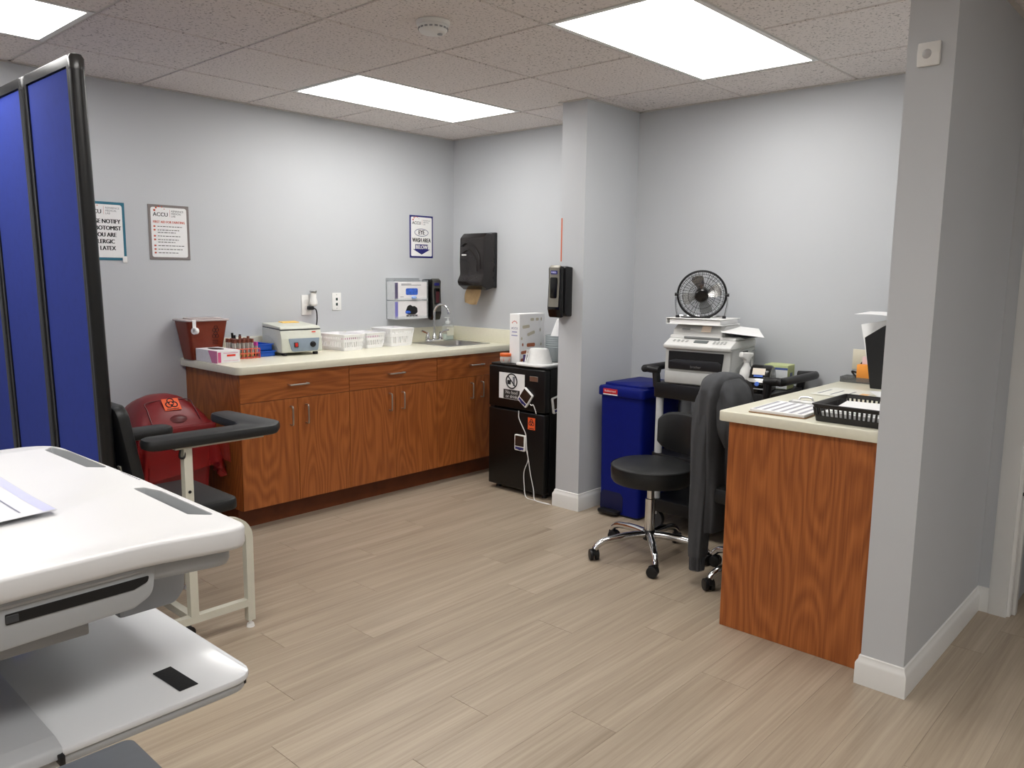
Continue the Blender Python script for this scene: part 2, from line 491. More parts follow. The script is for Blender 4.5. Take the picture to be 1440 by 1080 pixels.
# --- ceiling: recessed grid with lay-in tiles
GX0, GY0, G = -1.69, -0.495, 0.61
ceil = sbox('ceiling', XW, 1.7, YW, 0.12, 2.44, 2.52, GRID)
LIGHTS = [(0, 0), (0, 3), (-4, 0), (-4, 3), (-4, 6), (-8, 3), (-8, 6), (0, 9)]  # three seen, fourth inferred from the grid, last four added unseen for fill light
lit = {(i + a, j) for i, j in LIGHTS for a in (0, 1)}
tiles = {}
for i in range(-9, 3):
    for j in range(-1, 12):
        if (i, j) in lit: continue
        x0, x1 = GX0 + i * G, GX0 + (i + 1) * G; y1, y0 = GY0 - j * G, GY0 - (j + 1) * G
        x0, x1 = max(x0, XW), min(x1, 0.0); y0, y1 = max(y0, YW), min(y1, 0.0)
        if x1 - x0 < 0.03 or y1 - y0 < 0.03: continue
        key = (round(x1 - x0, 3), round(y1 - y0, 3)); w, d = key
        if key not in tiles:
            o = finish('ceiling_tile', box(Bm(), 0.007, w - 0.007, 0.007, d - 0.007, 2.381, 2.396, 0.003, 1), TILE, ceil)
            tiles[key] = o.data
        else:
            o = bpy.data.objects.new('ceiling_tile', tiles[key]); COL.objects.link(o); o.parent = ceil
        o.location = (x0, y0, 0)
for i in range(-9, 3):
    x = GX0 + i * G; part('ceiling_runner', box(Bm(), x - 0.012, x + 0.012, YW, 0.0, 2.386, 2.42), GRID, ceil)
for j in range(0, 12):
    y = GY0 - j * G; part('ceiling_runner', box(Bm(), XW, 0.0, y - 0.012, y + 0.012, 2.3865, 2.42), GRID, ceil)
b = Bm()
box(b, XW, 0, -0.02, 0, 2.377, 2.381); box(b, -0.02, 0, PY1, CY0, 2.377, 2.381); box(b, -0.02, 0, CY1, 0, 2.377, 2.381)
box(b, CX - 0.02, 0, CY0 - 0.02, CY1 + 0.02, 2.377, 2.381); box(b, PX - 0.02, 0, PY0 - 0.02, PY1 + 0.02, 2.377, 2.381); box(b, QX - 0.02, QX, YW, PY0, 2.377, 2.381)
struct('trim_2', b, GRID)
# --- ceiling light panels
lab = ['recessed flat light panel in the ceiling above the sink counter', 'recessed flat light panel in the ceiling above the printer and stool',
       'recessed flat light panel in the ceiling behind the blue folding screen', 'recessed flat light panel in the ceiling over the white workstation',
       'unseen flat light panel added in the ceiling before the corridor door', 'unseen flat light panel added in the middle of the rear ceiling', 'unseen flat light panel added in the ceiling along the rear wall',
       'unseen flat light panel added in the ceiling of the corridor beyond the door']
for (i, j), L in zip(LIGHTS, lab):
    x0, x1 = GX0 + i * G, GX0 + (i + 2) * G; y1, y0 = GY0 - j * G, GY0 - (j + 1) * G
    t = thing('ceiling_light', L, 'light', ((x0 + x1) / 2, (y0 + y1) / 2, 2.383), group='ceiling light panels')
    w, d = G - 0.007, G / 2 - 0.007
    b = Bm(); prism(b, rrect(-w, w, -d, d, 0.002, 1), -0.002, 0.03, 0, holes=[[(-w + .022, -d + .022), (w - .022, -d + .022), (w - .022, d - .022), (-w + .022, d - .022)]])
    part('frame', b, TRIM, t)
    b = Bm(); box(b, -w + .022, w - .022, -d + .022, d - .022, 0.0, 0.01); part('diffuser', b, EMIT, t)
# --- smoke detector
t = thing('smoke_detector', 'round white smoke detector on the ceiling tile between the light panels', 'smoke detector', (-2.0, -2.015, 2.381))
part('base_plate', lathe(Bm(), [(0.066, 0), (0.068, -0.004), (0.064, -0.016)], seg=36, capb=True), TRIM, t)
part('housing', lathe(Bm(), [(0.056, -0.014), (0.058, -0.024), (0.056, -0.034), (0.048, -0.043), (0.018, -0.046)], seg=36), TRIM, t)
b = Bm()
for k in range(18):
    a = 2 * PI * k / 18
    xbox(b, T(0.0575 * math.cos(a), 0.0575 * math.sin(a), -0.029) @ RZ(a), 0.003, 0.012, 0.006)
part('vent_slots', b, MGREY, t)
part('test_button', lathe(Bm(), [(0.011, -0.044), (0.010, -0.049)], c=(0.02, -0.018, 0), seg=16), MGREY, t)

# ================================================================== LEFT RUN OF CABINETS
CT = 0.905
names = ['oak base cabinet beside the red waste bin, exposed end panel on its left', 'middle oak base cabinet under the white baskets', 'oak base cabinet below the sink beside the black fridge']
cabx = [-2.113, -1.414, -0.717, -0.002]
def pull(parent, L, vert, x, y, z):
    b = Bm(); h = L / 2
    pts = bez([(0, 0, -h), (0, -0.02, -h), (0, -0.028, -h + 0.012), (0, -0.028, h - 0.012), (0, -0.02, h), (0, 0, h)], 5)
    M = T(x, y, z) @ (Matrix.Identity(4) if vert else RY(PI / 2))
    b2 = Bm(); tube(b2, pts, 0.0048, 10); add(b, b2, M)
    return part('handle', b, NICKEL, parent)
for n in range(3):
    x0, x1 = cabx[n], cabx[n + 1]
    t = thing('base_cabinet', names[n], 'cabinet', ((x0 + x1) / 2, -0.3, 0), group='oak base cabinets under the worktop'); w = (x1 - x0) / 2
    b = Bm(); box(b, -w, w, -0.29, 0.296, 0.115, 0.862); part('body', b, OAKV, t)
    b = Bm(); box(b, -w + (0.012 if n == 0 else 0), w, -0.232, 0.29, 0.0, 0.115); part('toe_kick', b, P('dark_oak_kick', (104, 52, 22), 0.5, var=0.15, scale=14), t)
    g = 0.0016
    d = part('drawer', box(Bm(), -w + g, w - g, -0.312, -0.291, 0.705, 0.858, 0.0012, 1), OAKH, t)
    pull(d, 0.118, False, 0, -0.312, 0.785 if n else 0.782)
    for s in (-1, 1):
        xa, xb = (-w + g, -g * 0.8) if s < 0 else (g * 0.8, w - g)
        dr = part('door', box(Bm(), xa, xb, -0.312, -0.291, 0.118, 0.7025, 0.0012, 1), OAKV, t)
        pull(dr, 0.104, True, s * 0.05, -0.312, 0.608)
# --- worktop
SX0, SX1, SY0, SY1 = -0.505, -0.09, -0.495, -0.095
t = thing('worktop', 'cream laminate worktop along the left wall with low backsplash', 'worktop', (-1.07, -0.32, 0.862))
b = Bm(); prism(b, rrect(-2.142, -0.001, -0.645, -0.001, [0, 0, 0, 0.035], 6), 0.862, CT, 0.006, 0.003,
                holes=[[(SX0 + .012, SY0 + .012), (SX1 - .012, SY0 + .012), (SX1 - .012, SY1 - .012), (SX0 + .012, SY1 - .012)]])
wpart('slab', b, CREAM, t)
wpart('backsplash', box(Bm(), -2.10, -0.001, -0.02, -0.001, CT, CT + 0.1, 0.002), CREAM, t)
wpart('backsplash', box(Bm(), -0.02, -0.001, -0.64, -0.0205, CT, CT + 0.1, 0.002), CREAM, t)
# --- sink
t = thing('sink', 'small square stainless steel drop-in sink in the worktop', 'sink', ((SX0 + SX1) / 2, (SY0 + SY1) / 2, CT))
w, d = (SX1 - SX0) / 2, (SY1 - SY0) / 2
bx = rrect(-w + .03, w - .03, -d + .03, d - .075, 0.04, 5)
part('rim', prism(Bm(), rrect(-w, w, -d, d, 0.02, 4), -0.001, 0.004, 0.002, 0, holes=[bx]), STEEL, t)
b = Bm(); top = [b.verts.new((x, y, 0.003)) for x, y in bx]; bot = [b.verts.new((x * .92, y * .92 - 0.002, -0.14)) for x, y in bx]
for i in range(len(bx)): b.faces.new((top[i], bot[i], bot[(i + 1) % len(bx)], top[(i + 1) % len(bx)]))
b.faces.new(bot); part('bowl', b, STEEL, t)
part('drain', lathe(Bm(), [(0.04, -0.139), (0.042, -0.136), (0.03, -0.135), (0.012, -0.137)], c=(0, -0.02, 0), seg=20), CHROME, t)
# --- faucet
t = thing('faucet', 'chrome gooseneck faucet with two lever handles behind the sink', 'faucet', (-0.315, -0.135, CT + 0.004))
part('deck_plate', prism(Bm(), rrect(-0.085, 0.085, -0.024, 0.024, 0.022, 6), 0, 0.016, 0.006, 0), CHROME, t)
b = Bm(); lathe(b, [(0.02, 0.012), (0.019, 0.03), (0.012, 0.05), (0.009, 0.06)], seg=16)
tube(b, bez([(0, 0, 0.05), (0, 0, 0.2), (0.0, -0.008, 0.235), (0.008, -0.03, 0.262), (0.02, -0.065, 0.27), (0.03, -0.1, 0.25), (0.035, -0.115, 0.215)], 6), 0.0085, 12)
cyl(b, (0.035, -0.1145, 0.217), (0.0355, -0.117, 0.2), 0.0105, seg=12); part('spout', b, CHROME, t)
for s in (-1, 1):
    b = Bm(); lathe(b, [(0.017, 0.012), (0.02, 0.03), (0.012, 0.05), (0.011, 0.062), (0.004, 0.068)], c=(s * 0.062, 0, 0), seg=14)
    tube(b, bez([(s * 0.062, 0, 0.06), (s * 0.085, -0.004, 0.068), (s * 0.115, -0.008, 0.078), (s * 0.13, -0.01, 0.079)], 4), [0.006] * 5 + [0.0075] * 5 + [0.007] * 3, 8)
    part('lever', b, CHROME, t)

# ================================================================== ON THE LEFT AND BACK WALLS
def logo(b_red, b_ink, b_grey, cx, cz, s, y):
    """arc of dots, ACCU wordmark, small three-line name (front face at y)"""
    for k in range(5):
        a = math.radians(165 - 33 * k); r = s * (0.13 - 0.018 * k)
        cyl(b_red, (cx - 0.35 * s + 0.45 * s * math.cos(a), y, cz + 0.1 * s + 0.42 * s * math.sin(a)), (cx - 0.35 * s + 0.45 * s * math.cos(a), y - 0.0003, cz + 0.1 * s + 0.42 * s * math.sin(a)), r * 0.7, seg=10)
    F = lambda x, z: T(x, y - 0.0003, z) @ RX(PI / 2)
    text(b_ink, 'ACCU', 0.44 * s, F(cx - 0.3 * s, cz - 0.13 * s), bold=0.006 * s)
    box(b_red, cx + 0.46 * s, cx + 0.475 * s, y - 0.0003, y, cz - 0.3 * s, cz + 0.3 * s)
    for k, w in enumerate(('REFERENCE', 'MEDICAL', 'LAB')):
        text(b_grey, w, 0.2 * s, F(cx + 0.58 * s, cz + (0.17 - 0.2 * k) * s), align='LEFT')
RUST = P('rust_print', (196, 84, 60), 0.6)
NAVY = P('navy_print', (38, 40, 112), 0.6)
def sign(name, label, loc, rz, w, h, bordermat, r=0.012, bw=0.014):
    t = thing(name, label, 'sign', loc, rz)
    part('backing', box(Bm(), -w / 2, w / 2, -0.003, 0, -h / 2, h / 2, 0.0008, 1), bordermat, t)
    b = Bm(); prism(b, rrect(-w / 2 + bw, w / 2 - bw, -h / 2 + bw, h / 2 - bw, r, 4), 0.003, 0.0036, M=M_FRONT); part('face', b, PAPER, t)
    return t
# --- latex allergy sign
t = sign('notice_sign', 'teal bordered latex allergy notice half hidden by the blue screen', (-2.527, 0, 1.604), 0, 0.235, 0.304, P('teal_print', (48, 112, 135), 0.6))
r_, k_, g_ = Bm(), Bm(), Bm(); logo(r_, k_, g_, -0.022, 0.108, 0.07, -0.0036)
for k, w in enumerate(('PLEASE NOTIFY', 'PHLEBOTOMIST', 'IF YOU ARE', 'ALLERGIC', 'TO LATEX')):
    text(k_, w, 0.031, T(0, -0.0039, 0.05 - 0.035 * k) @ RX(PI / 2), bold=0.0009, sx=0.86)
printp('emblem', r_, RUST, t); printp('lettering', k_, INK, t); printp('small_print', g_, GREYINK, t)
b = Bm(); prism(b, rrect(0.095, 0.118, -0.165, -0.13, 0.003, 2), 0.0036, 0.007, 0.001, M=M_FRONT); part('tape_clip', b, WHITE, t)
# --- first aid sign
t = sign('first_aid_sign', 'grey bordered fainting first aid sign with red heading on the wall', (-2.171, 0, 1.61), 0, 0.229, 0.30, P('taupe_print', (128, 120, 118), 0.6))
r_, k_, g_ = Bm(), Bm(), Bm(); logo(r_, k_, g_, -0.026, 0.105, 0.068, -0.0036)
text(r_, 'FIRST AID FOR FAINTING', 0.0185, T(0, -0.0039, 0.056) @ RX(PI / 2), bold=0.0004, sx=0.86)
zz = 0.032
for k, nl in enumerate((1, 2, 1, 2, 1, 1, 1)):
    prism(r_, [(-0.088, zz - 0.0045), (-0.080, zz - 0.0045), (-0.075, zz), (-0.080, zz + 0.0045), (-0.088, zz + 0.0045)], 0.0036, 0.0039, M=M_FRONT)
    for q in range(nl):
        x = -0.066; end = (0.075, 0.055, 0.06, 0.05, 0.08, 0.07, 0.045)[k] - (0.02 if q else 0)
        while x < end:
            L = random.uniform(0.008, 0.02); box(g_, x, min(x + L, end), -0.0039, -0.0036, zz - 0.0018, zz + 0.0018); x += L + 0.004
        zz -= 0.0135 if q < nl - 1 else 0.0195
printp('red_print', r_, RUST, t); printp('lettering', k_, INK, t); printp('small_print', g_, INK, t)
# --- eye wash sign
t = sign('eye_wash_sign', 'navy bordered eye wash area sign with down arrow above glove boxes', (-0.32, 0, 1.662), 0, 0.222, 0.302, NAVY, 0.008, 0.012)
r_, k_, g_, n_ = Bm(), Bm(), Bm(), Bm(); logo(r_, k_, g_, -0.026, 0.105, 0.068, -0.0036)
b2 = Bm(); tube(b2, [(0.064 * math.cos(a), -0.0036, 0.03 + 0.026 * math.sin(a)) for a in [2 * PI * i / 40 for i in range(40)]], 0.0019, 6, closed=True); add(n_, b2)
text(k_, 'EYE', 0.044, T(0, -0.0039, 0.03) @ RX(PI / 2), bold=0.001, sx=0.85)
text(k_, 'WASH AREA', 0.042, T(0, -0.0039, -0.026) @ RX(PI / 2), bold=0.001, sx=0.74)
prism(n_, [(-0.06, -0.055), (-0.06, -0.09), (-0.082, -0.09), (0, -0.128), (0.082, -0.09), (0.06, -0.09), (0.06, -0.055)], 0.0036, 0.0042, M=M_FRONT)
w_ = Bm(); text(w_, 'BELOW', 0.038, T(0, -0.0046, -0.076) @ RX(PI / 2), bold=0.001, sx=0.85)
printp('emblem', r_, RUST, t); printp('lettering', k_, INK, t); printp('small_print', g_, GREYINK, t); part('arrow', n_, NAVY, t); printp('arrow_lettering', w_, PAPER, t)
# --- outlet with plug-in
t = thing('wall_outlet', 'white wall outlet above the centrifuge with two things plugged in', 'outlet', (-1.30, 0, 1.19))
part('cover_plate', box(Bm(), -0.036, 0.036, -0.006, 0, -0.064, 0.064, 0.002), WHITE, t)
for z in (-0.02, 0.02):
    part('receptacle', prism(Bm(), rrect(-0.017, 0.017, z - 0.014, z + 0.014, 0.008), 0.006, 0.008, M=M_FRONT), TRIM, t)
t = thing('night_light', 'white plug-in freshener with chrome top in the wall outlet', 'night light', (-1.278, -0.009, 1.215))
part('body', lathe(Bm(), [(0.018, -0.03), (0.026, -0.02), (0.026, 0.0), (0.02, 0.02), (0.019, 0.045), (0.021, 0.052)], c=(0.01, -0.028, 0), seg=18, sy=0.9), WHITE, t)
part('cap', lathe(Bm(), [(0.021, 0.052), (0.024, 0.062), (0.022, 0.068), (0.01, 0.069)], c=(0.01, -0.028, 0), seg=18), STEEL, t)
t = thing('power_cord', 'black power cord running from the wall outlet down to the centrifuge', 'cord', (-1.285, -0.009, 1.17))
part('plug', prism(Bm(), rrect(-0.017, 0.02, -0.012, 0.012, 0.006), 0, 0.032, 0.004, M=M_FRONT), BLACK, t)
b = Bm(); tube(b, bez([(0.015, -0.028, 0), (0.03, -0.035, -0.012), (0.033, -0.04, -0.05), (0.026, -0.044, -0.1), (-0.0, -0.05, -0.18), (-0.08, -0.05, -0.246)], 6), 0.0042, 8); part('cable', b, BLACK, t)
t = thing('data_jack', 'white wall plate with two dark data ports above the baskets', 'wall plate', (-1.066, 0, 1.207))
part('cover_plate', box(Bm(), -0.0355, 0.0355, -0.005, 0, -0.058, 0.058, 0.002), WHITE, t)
for z in (-0.018, 0.016): part('port', box(Bm(), -0.0075, 0.0075, -0.0062, -0.004, z - 0.009, z + 0.009, 0.001, 1), P('dark_green_port', (22, 48, 42), 0.4), t)
for z in (-0.045, 0.045): part('screw', lathe(Bm(), [(0.003, 0), (0.002, 0.001)], seg=8), MGREY, t).matrix_local = T(0, -0.005, z) @ RX(PI / 2)
# --- glove box holder and boxes
gx0, gx1 = -0.648, -0.345; gc = (gx0 + gx1) / 2; gw = (gx1 - gx0) / 2
t = thing('glove_box_holder', 'clear acrylic double glove box holder on the wall beside the soap dispenser', 'holder', (gc, 0, 1.075))
b = Bm(); box(b, -gw - 0.002, gw + 0.002, -0.003, 0, 0, 0.29); box(b, -gw - 0.002, -gw + 0.0005, -0.098, -0.003, 0, 0.275); box(b, gw - 0.0005, gw + 0.002, -0.098, -0.003, 0, 0.275)
box(b, -gw, gw, -0.098, -0.003, 0, 0.0025); box(b, -gw, gw, -0.098, -0.003, 0.133, 0.1355); box(b, -gw, gw, -0.1, -0.0975, 0, 0.022); box(b, -gw, gw, -0.1, -0.0975, 0.13, 0.15)
part('shell', b, CLEAR, t)
def glove_box(name, label, z, mat, stripe, openw, glove):
    t = thing(name, label, 'glove box', (gc, -0.05, z), group=None)
    part('carton', box(Bm(), -gw + 0.004, gw - 0.004, -0.044, 0.044, 0, 0.126, 0.002, 1), mat, t)
    part('end_print', box(Bm(), -gw + 0.004, -gw + 0.03, -0.0447, -0.043, 0.004, 0.122), stripe, t)
    b = Bm(); prism(b, fillet(openw, 0.012, 4), 0.0442, 0.0450, M=M_FRONT); part('opening', b, BLACK if glove is None else glove, t)
    return t
BLUEG = P('blue_nitrile', (58, 100, 200), 0.4, var=0.25, scale=60)
GW1 = P('glove_carton_white', (232, 230, 232), 0.5); GREYP = P('plum_print', (88, 82, 112), 0.6)
a = glove_box('glove_box', 'upper glove box in the wall holder with blue glove window', 1.2115, GW1, GREYP, [(-0.05, 0.035), (0.06, 0.035), (0.06, 0.082), (-0.05, 0.082)], BLUEG)
part('glove', lathe(Bm(), [(0.004, 0), (0.02, 0.003), (0.024, 0.012), (0.015, 0.02), (0.004, 0.021)], c=(0.02, -0.052, 0.006), seg=14, sy=0.5), P('pale_blue_nitrile', (140, 170, 225), 0.4, var=0.2), a)
b = Bm()
for z, x1 in ((0.112, 0.0), (0.104, 0.09)): box(b, -0.09, x1, -0.0446, -0.043, z - 0.002, z + 0.002)
box(b, -0.1, -0.07, -0.0446, -0.043, 0.02, 0.024); printp('print', b, GREYINK, a)
a = glove_box('glove_box', 'lower glove box in the wall holder with dark scalloped opening', 1.078, GW1, P('violet_print', (120, 118, 190), 0.6), [(-0.058, 0.045), (-0.03, 0.03), (0.035, 0.03), (0.058, 0.045), (0.055, 0.075), (0.03, 0.09), (0.01, 0.088), (-0.01, 0.1), (-0.035, 0.09)], None)
part('glove', lathe(Bm(), [(0.003, 0), (0.016, 0.003), (0.02, 0.012), (0.01, 0.022)], c=(-0.032, -0.046, 0.036), seg=12, sx=1.3, sy=0.3), BLUEG, a)
b = Bm(); text(b, 'MCKESSON', 0.02, T(0.005, -0.0455, 0.02) @ RX(PI / 2), bold=0.0012); printp('lettering', b, INK, a)
# --- soap dispenser by the sink
def dispenser(name, label, loc, rz, frontmat, logo_txt):
    t = thing(name, label, 'dispenser', loc, rz)
    b = Bm(); prism(b, fillet([(-0.0, 0.0), (0.0, 0.285), (-0.055, 0.29), (-0.062, 0.28), (-0.062, 0.02), (-0.045, 0.0)], 0.008, 3), -0.056, 0.056, 0.004, M=M_SIDE); part('back_housing', b, BLACK, t)
    prof = [(-0.063, -0.006), (-0.063, 0.286), (-0.085, 0.292), (-0.1, 0.28), (-0.098, 0.2), (-0.104, 0.1), (-0.106, 0.04), (-0.09, -0.008)]
    b = Bm(); prism(b, fillet(prof, 0.014, 4), -0.047, 0.047, 0.008, M=M_SIDE); part('front_cover', b, BLACKG, t)
    pf = [(-0.072, 0.055), (-0.072, 0.287), (-0.088, 0.2945), (-0.1025, 0.282), (-0.1005, 0.2), (-0.1065, 0.1), (-0.1085, 0.055)]
    b = Bm(); prism(b, pf, -0.038, 0.038, 0.004, M=M_SIDE); part('face_panel', b, frontmat, t)
    b = Bm(); prism(b, rrect(-0.025, 0.025, 0.105, 0.225, 0.008, 3), 0.095, 0.1085, 0.001, M=M_FRONT); part('window', b, BLACKG, t)
    b = Bm(); prism(b, rrect(-0.024, 0.024, 0.243, 0.264, 0.003, 3), 0.098, 0.1045, M=M_FRONT); part('badge', b, P('badge_navy', (40, 40, 110), 0.4), t)
    if logo_txt:
        b = Bm(); text(b, logo_txt, 0.0145, T(0, -0.1048, 0.2535) @ RX(PI / 2), bold=0.0005, sx=0.8); printp('lettering', b, P('lilac_print', (190, 190, 240), 0.5), t)
    return t
t = dispenser('soap_dispenser', 'black and grey soap dispenser on the wall behind the faucet', (-0.262, -0.0, 1.068), 0, P('dark_pewter', (92, 92, 86), 0.35, 0.3), None)
part('soap_bag', prism(Bm(), rrect(-0.012, 0.018, 0.12, 0.2, 0.006, 3), 0.1082, 0.1092, M=M_FRONT), P('maroon_soap', (78, 36, 44), 0.3), t)
# --- sanitiser dispenser on the column
t = dispenser('sanitizer_dispenser', 'black and pewter hand sanitizer dispenser on the grey column', (CX, -1.512, 1.162), FACE_X, P('pewter_plastic', (136, 132, 122), 0.35, 0.3), 'PURELL')
# --- orange strip on the column
t = tag(finish('tape_strip', box(Bm(), -0.0045, 0.0045, -0.0012, 0, -0.125, 0.125, 0.0003, 1), P('orange_tape', (214, 112, 78), 0.6)), 'thin vertical orange strip on the column above the sanitizer dispenser', 'tape')
t.location = (CX, -1.479, 1.605); t.rotation_euler = (0, 0, FACE_X)
# --- paper towel dispenser on the back wall
t = thing('paper_towel_dispenser', 'large smoked black paper towel dispenser on the wall by the sink', 'dispenser', (0, -0.335, 1.285), FACE_X)
prof = fillet([(0, 0.02), (0, 0.40), (-0.1, 0.405), (-0.135, 0.37), (-0.14, 0.2), (-0.135, 0.11), (-0.165, 0.06), (-0.15, 0.03), (-0.1, 0.0)], [0.004, 0.01, 0.02, 0.03, 0.05, 0.04, 0.03, 0.02, 0.02], 5)
b = Bm(); prism(b, prof, -0.125, 0.125, 0.012, M=M_SIDE); part('cover', b, SMOKE, t)
b = Bm(); box(b, -0.128, 0.128, -0.03, 0, 0.015, 0.41, 0.006); part('back_plate', b, BLACK, t)
b = Bm(); tube(b, bez([(-0.105, -0.1435, 0.31), (-0.05, -0.1435, 0.335), (0.03, -0.1435, 0.31), (0.085, -0.1455, 0.24), (0.1, -0.1455, 0.15)], 8), 0.004, 6)
tube(b, bez([(-0.09, -0.1435, 0.265), (-0.03, -0.1435, 0.285), (0.03, -0.1435, 0.25), (0.06, -0.1455, 0.19), (0.065, -0.1435, 0.13)], 8), 0.003, 6); part('wave_ridges', b, SMOKE, t)
b = Bm(); prism(b, rrect(-0.095, -0.05, 0.245, 0.254, 0.003, 3), 0.138, 0.143, M=M_FRONT); part('badge', b, WHITE, t)
t2 = thing('paper_towel', 'tan folded paper towel hanging out of the black dispenser', 'paper towel', (0, -0.335, 1.19), FACE_X)
b = Bm(); nx, nz = 10, 7; g = []
for j in range(nz + 1):
    row = []
    for i in range(nx + 1):
        u = i / nx; v = j / nz
        w = 0.062 + 0.018 * math.sin(v * 2.3)
        row.append(b.verts.new((-0.015 + (u - 0.5) * 2 * w + 0.01 * v, -0.105 - 0.012 * math.sin(u * 7 + v) * (1 - v) - 0.02 * (1 - v), v * 0.1 - 0.012 * (1 - v) * (u * 1.3 - 0.35 * math.sin(u * 9)))))
    g.append(row)
for j in range(nz):
    for i in range(nx): b.faces.new((g[j][i], g[j][i + 1], g[j + 1][i + 1], g[j + 1][i]))
r = bmesh.ops.solidify(b, geom=b.faces[:], thickness=0.003)
part('sheet', b, P('kraft_paper', (186, 160, 122), 0.85, var=0.08), t2)

# ================================================================== ON THE WORKTOP
Z = CT + 0.0005
# --- sharps container with tape roll
t = thing('sharps_container', 'brick red sharps container with clear lid at the worktop end', 'container', (-2.06, -0.105, Z))
b = Bm(); lo = rrect(-0.088, 0.088, -0.06, 0.06, 0.018, 4); hi = rrect(-0.12, 0.12, -0.084, 0.084, 0.02, 4)
l0 = [b.verts.new((x, y, 0)) for x, y in lo]; l1 = [b.verts.new((x, y, 0.215)) for x, y in hi]; l2 = [b.verts.new((x * .97, y * .96, 0.215)) for x, y in hi]; l3 = [b.verts.new((x * .95, y * .93, 0.01)) for x, y in lo]
bridge(b, l0, l1); bridge(b, l1, l2); bridge(b, l2, l3); b.faces.new(list(reversed(l0))); b.faces.new(l3); part('tub', b, BRICK, t)
b = Bm(); prism(b, rrect(-0.13, 0.13, -0.092, 0.092, 0.022, 4), 0.2155, 0.226, 0.003); prism(b, rrect(-0.09, 0.1, -0.06, 0.05, 0.02, 4), 0.226, 0.233, 0.003); part('lid', b, P('frosted_lid', (222, 208, 206), 0.25, trans=0.35, var=0.0), t)
b = Bm()
Mtub = T(0.045, -0.0762, 0.135) @ RX(PI / 2 + math.atan2(0.024, 0.215) * 1.0)
for k, zc in enumerate((0.035, 0.0)):
    for q in range(3):
        a = math.radians(90 + 120 * q); pts = [(0.010 * math.cos(a) + 0.010 * math.cos(2 * PI * i / 14), zc + 0.010 * math.sin(a) + 0.010 * math.sin(2 * PI * i / 14), 0.0006) for i in range(14)]
        b2 = Bm(); tube(b2, pts, 0.0013, 5, closed=True); add(b, b2, Mtub)
for zc in (-0.03, -0.04, -0.05): xbox(b, Mtub @ T(0, zc, 0.0004), 0.034, 0.003, 0.0008)
printp('hazard_print', b, P('dark_print', (58, 24, 18), 0.6), t)
t = thing('tape_roll', 'small roll of white tape hanging on the sharps container', 'tape', (-2.145, -0.205, Z + 0.165))
M = RY(PI / 2)
b = Bm(); b2 = Bm(); prism(b2, [(0.019 * math.cos(2 * PI * i / 24), 0.019 * math.sin(2 * PI * i / 24)) for i in range(24)], -0.011, 0.011, 0.001, holes=[[(0.009 * math.cos(2 * PI * i / 16), 0.009 * math.sin(2 * PI * i / 16)) for i in range(16)]]); add(b, b2, RZ(0.5) @ M); part('roll', b, WHITE, t)
b = Bm(); box(b, -0.010, 0.010, 0.0075, 0.0085, 0.0, 0.062); part('tail', b, PAPER, t)
# --- pink glove box
t = thing('glove_box', 'pink and white glove box lying on the worktop before the sharps container', 'glove box', (-2.067, -0.300, Z), 0.02)
part('carton', box(Bm(), -0.067, 0.067, -0.118, 0.118, 0, 0.068, 0.0015, 1), GW1, t)
PINK = P('pink_print', (214, 130, 170), 0.55); MAG = P('magenta_print', (200, 50, 110), 0.55)
b = Bm(); prism(b, [(-0.118, 0.001), (-0.06, 0.001), (-0.02, 0.067), (-0.118, 0.067)], -0.0676, -0.0668, M=M_SIDE); part('pink_panel', b, PINK, t)
b = Bm(); prism(b, rrect(-0.063, -0.045, 0.004, 0.06, 0.002, 2), 0.118, 0.1187, M=M_FRONT); part('magenta_strip', b, P('rose_print', (214, 90, 140), 0.55), t)
b = Bm(); box(b, -0.01, 0.04, -0.1187, -0.118, 0.035, 0.046); printp('red_print', b, P('scarlet_print', (226, 60, 40), 0.5), t)
b = Bm(); box(b, -0.03, 0.055, -0.1186, -0.118, 0.053, 0.056); box(b, -0.03, 0.055, -0.1186, -0.118, 0.012, 0.0135); printp('fine_print', b, PINK, t)
b = Bm(); prism(b, [(0.032 * math.cos(2 * PI * i / 24), 0.068 * math.sin(2 * PI * i / 24) + 0.02) for i in range(24)], 0.068, 0.0688); part('opening', b, P('dark_opening', (48, 30, 30), 0.8), t)
# --- tube rack with tubes
t = thing('tube_rack', 'small red wire rack full of blood tubes on the worktop', 'rack', (-1.885, -0.235, Z), -0.05)
RK = P('coral_plastic', (216, 96, 74), 0.4); b = Bm(); w, d = 0.078, 0.062
for z in (0.004, 0.03, 0.056):
    tube(b, [(-w, -d, z), (w, -d, z), (w, d, z), (-w, d, z)], 0.003, 6, closed=True)
for i in range(7):
    x = -w + i * w / 3; cyl(b, (x, -d, 0), (x, -d, 0.058), 0.0028, seg=6); cyl(b, (x, d, 0), (x, d, 0.058), 0.0028, seg=6); cyl(b, (x, -d, 0.004), (x, d, 0.004), 0.0025, seg=6); cyl(b, (x, -d, 0.056), (x, d, 0.056), 0.0022, seg=6)
for i in range(1, 5):
    y = -d + i * d * 2 / 5
    for s in (-w, w): cyl(b, (s, y, 0), (s, y, 0.058), 0.0028, seg=6)
    for z in (0.004, 0.056): cyl(b, (-w, y, z), (w, y, z), 0.0022, seg=6)
part('wire_basket', b, RK, t)
GLASS = P('tube_glass', (225, 222, 216), 0.12, trans=0.55, var=0.02); SERUM = P('serum_gold', (196, 160, 96), 0.3); CLOT = P('blood_dark', (70, 24, 22), 0.35)
capm = {'brown': P('cap_brown', (112, 56, 40), 0.4), 'magenta': P('cap_magenta', (190, 60, 150), 0.4), 'teal': P('cap_teal', (50, 140, 170), 0.4)}
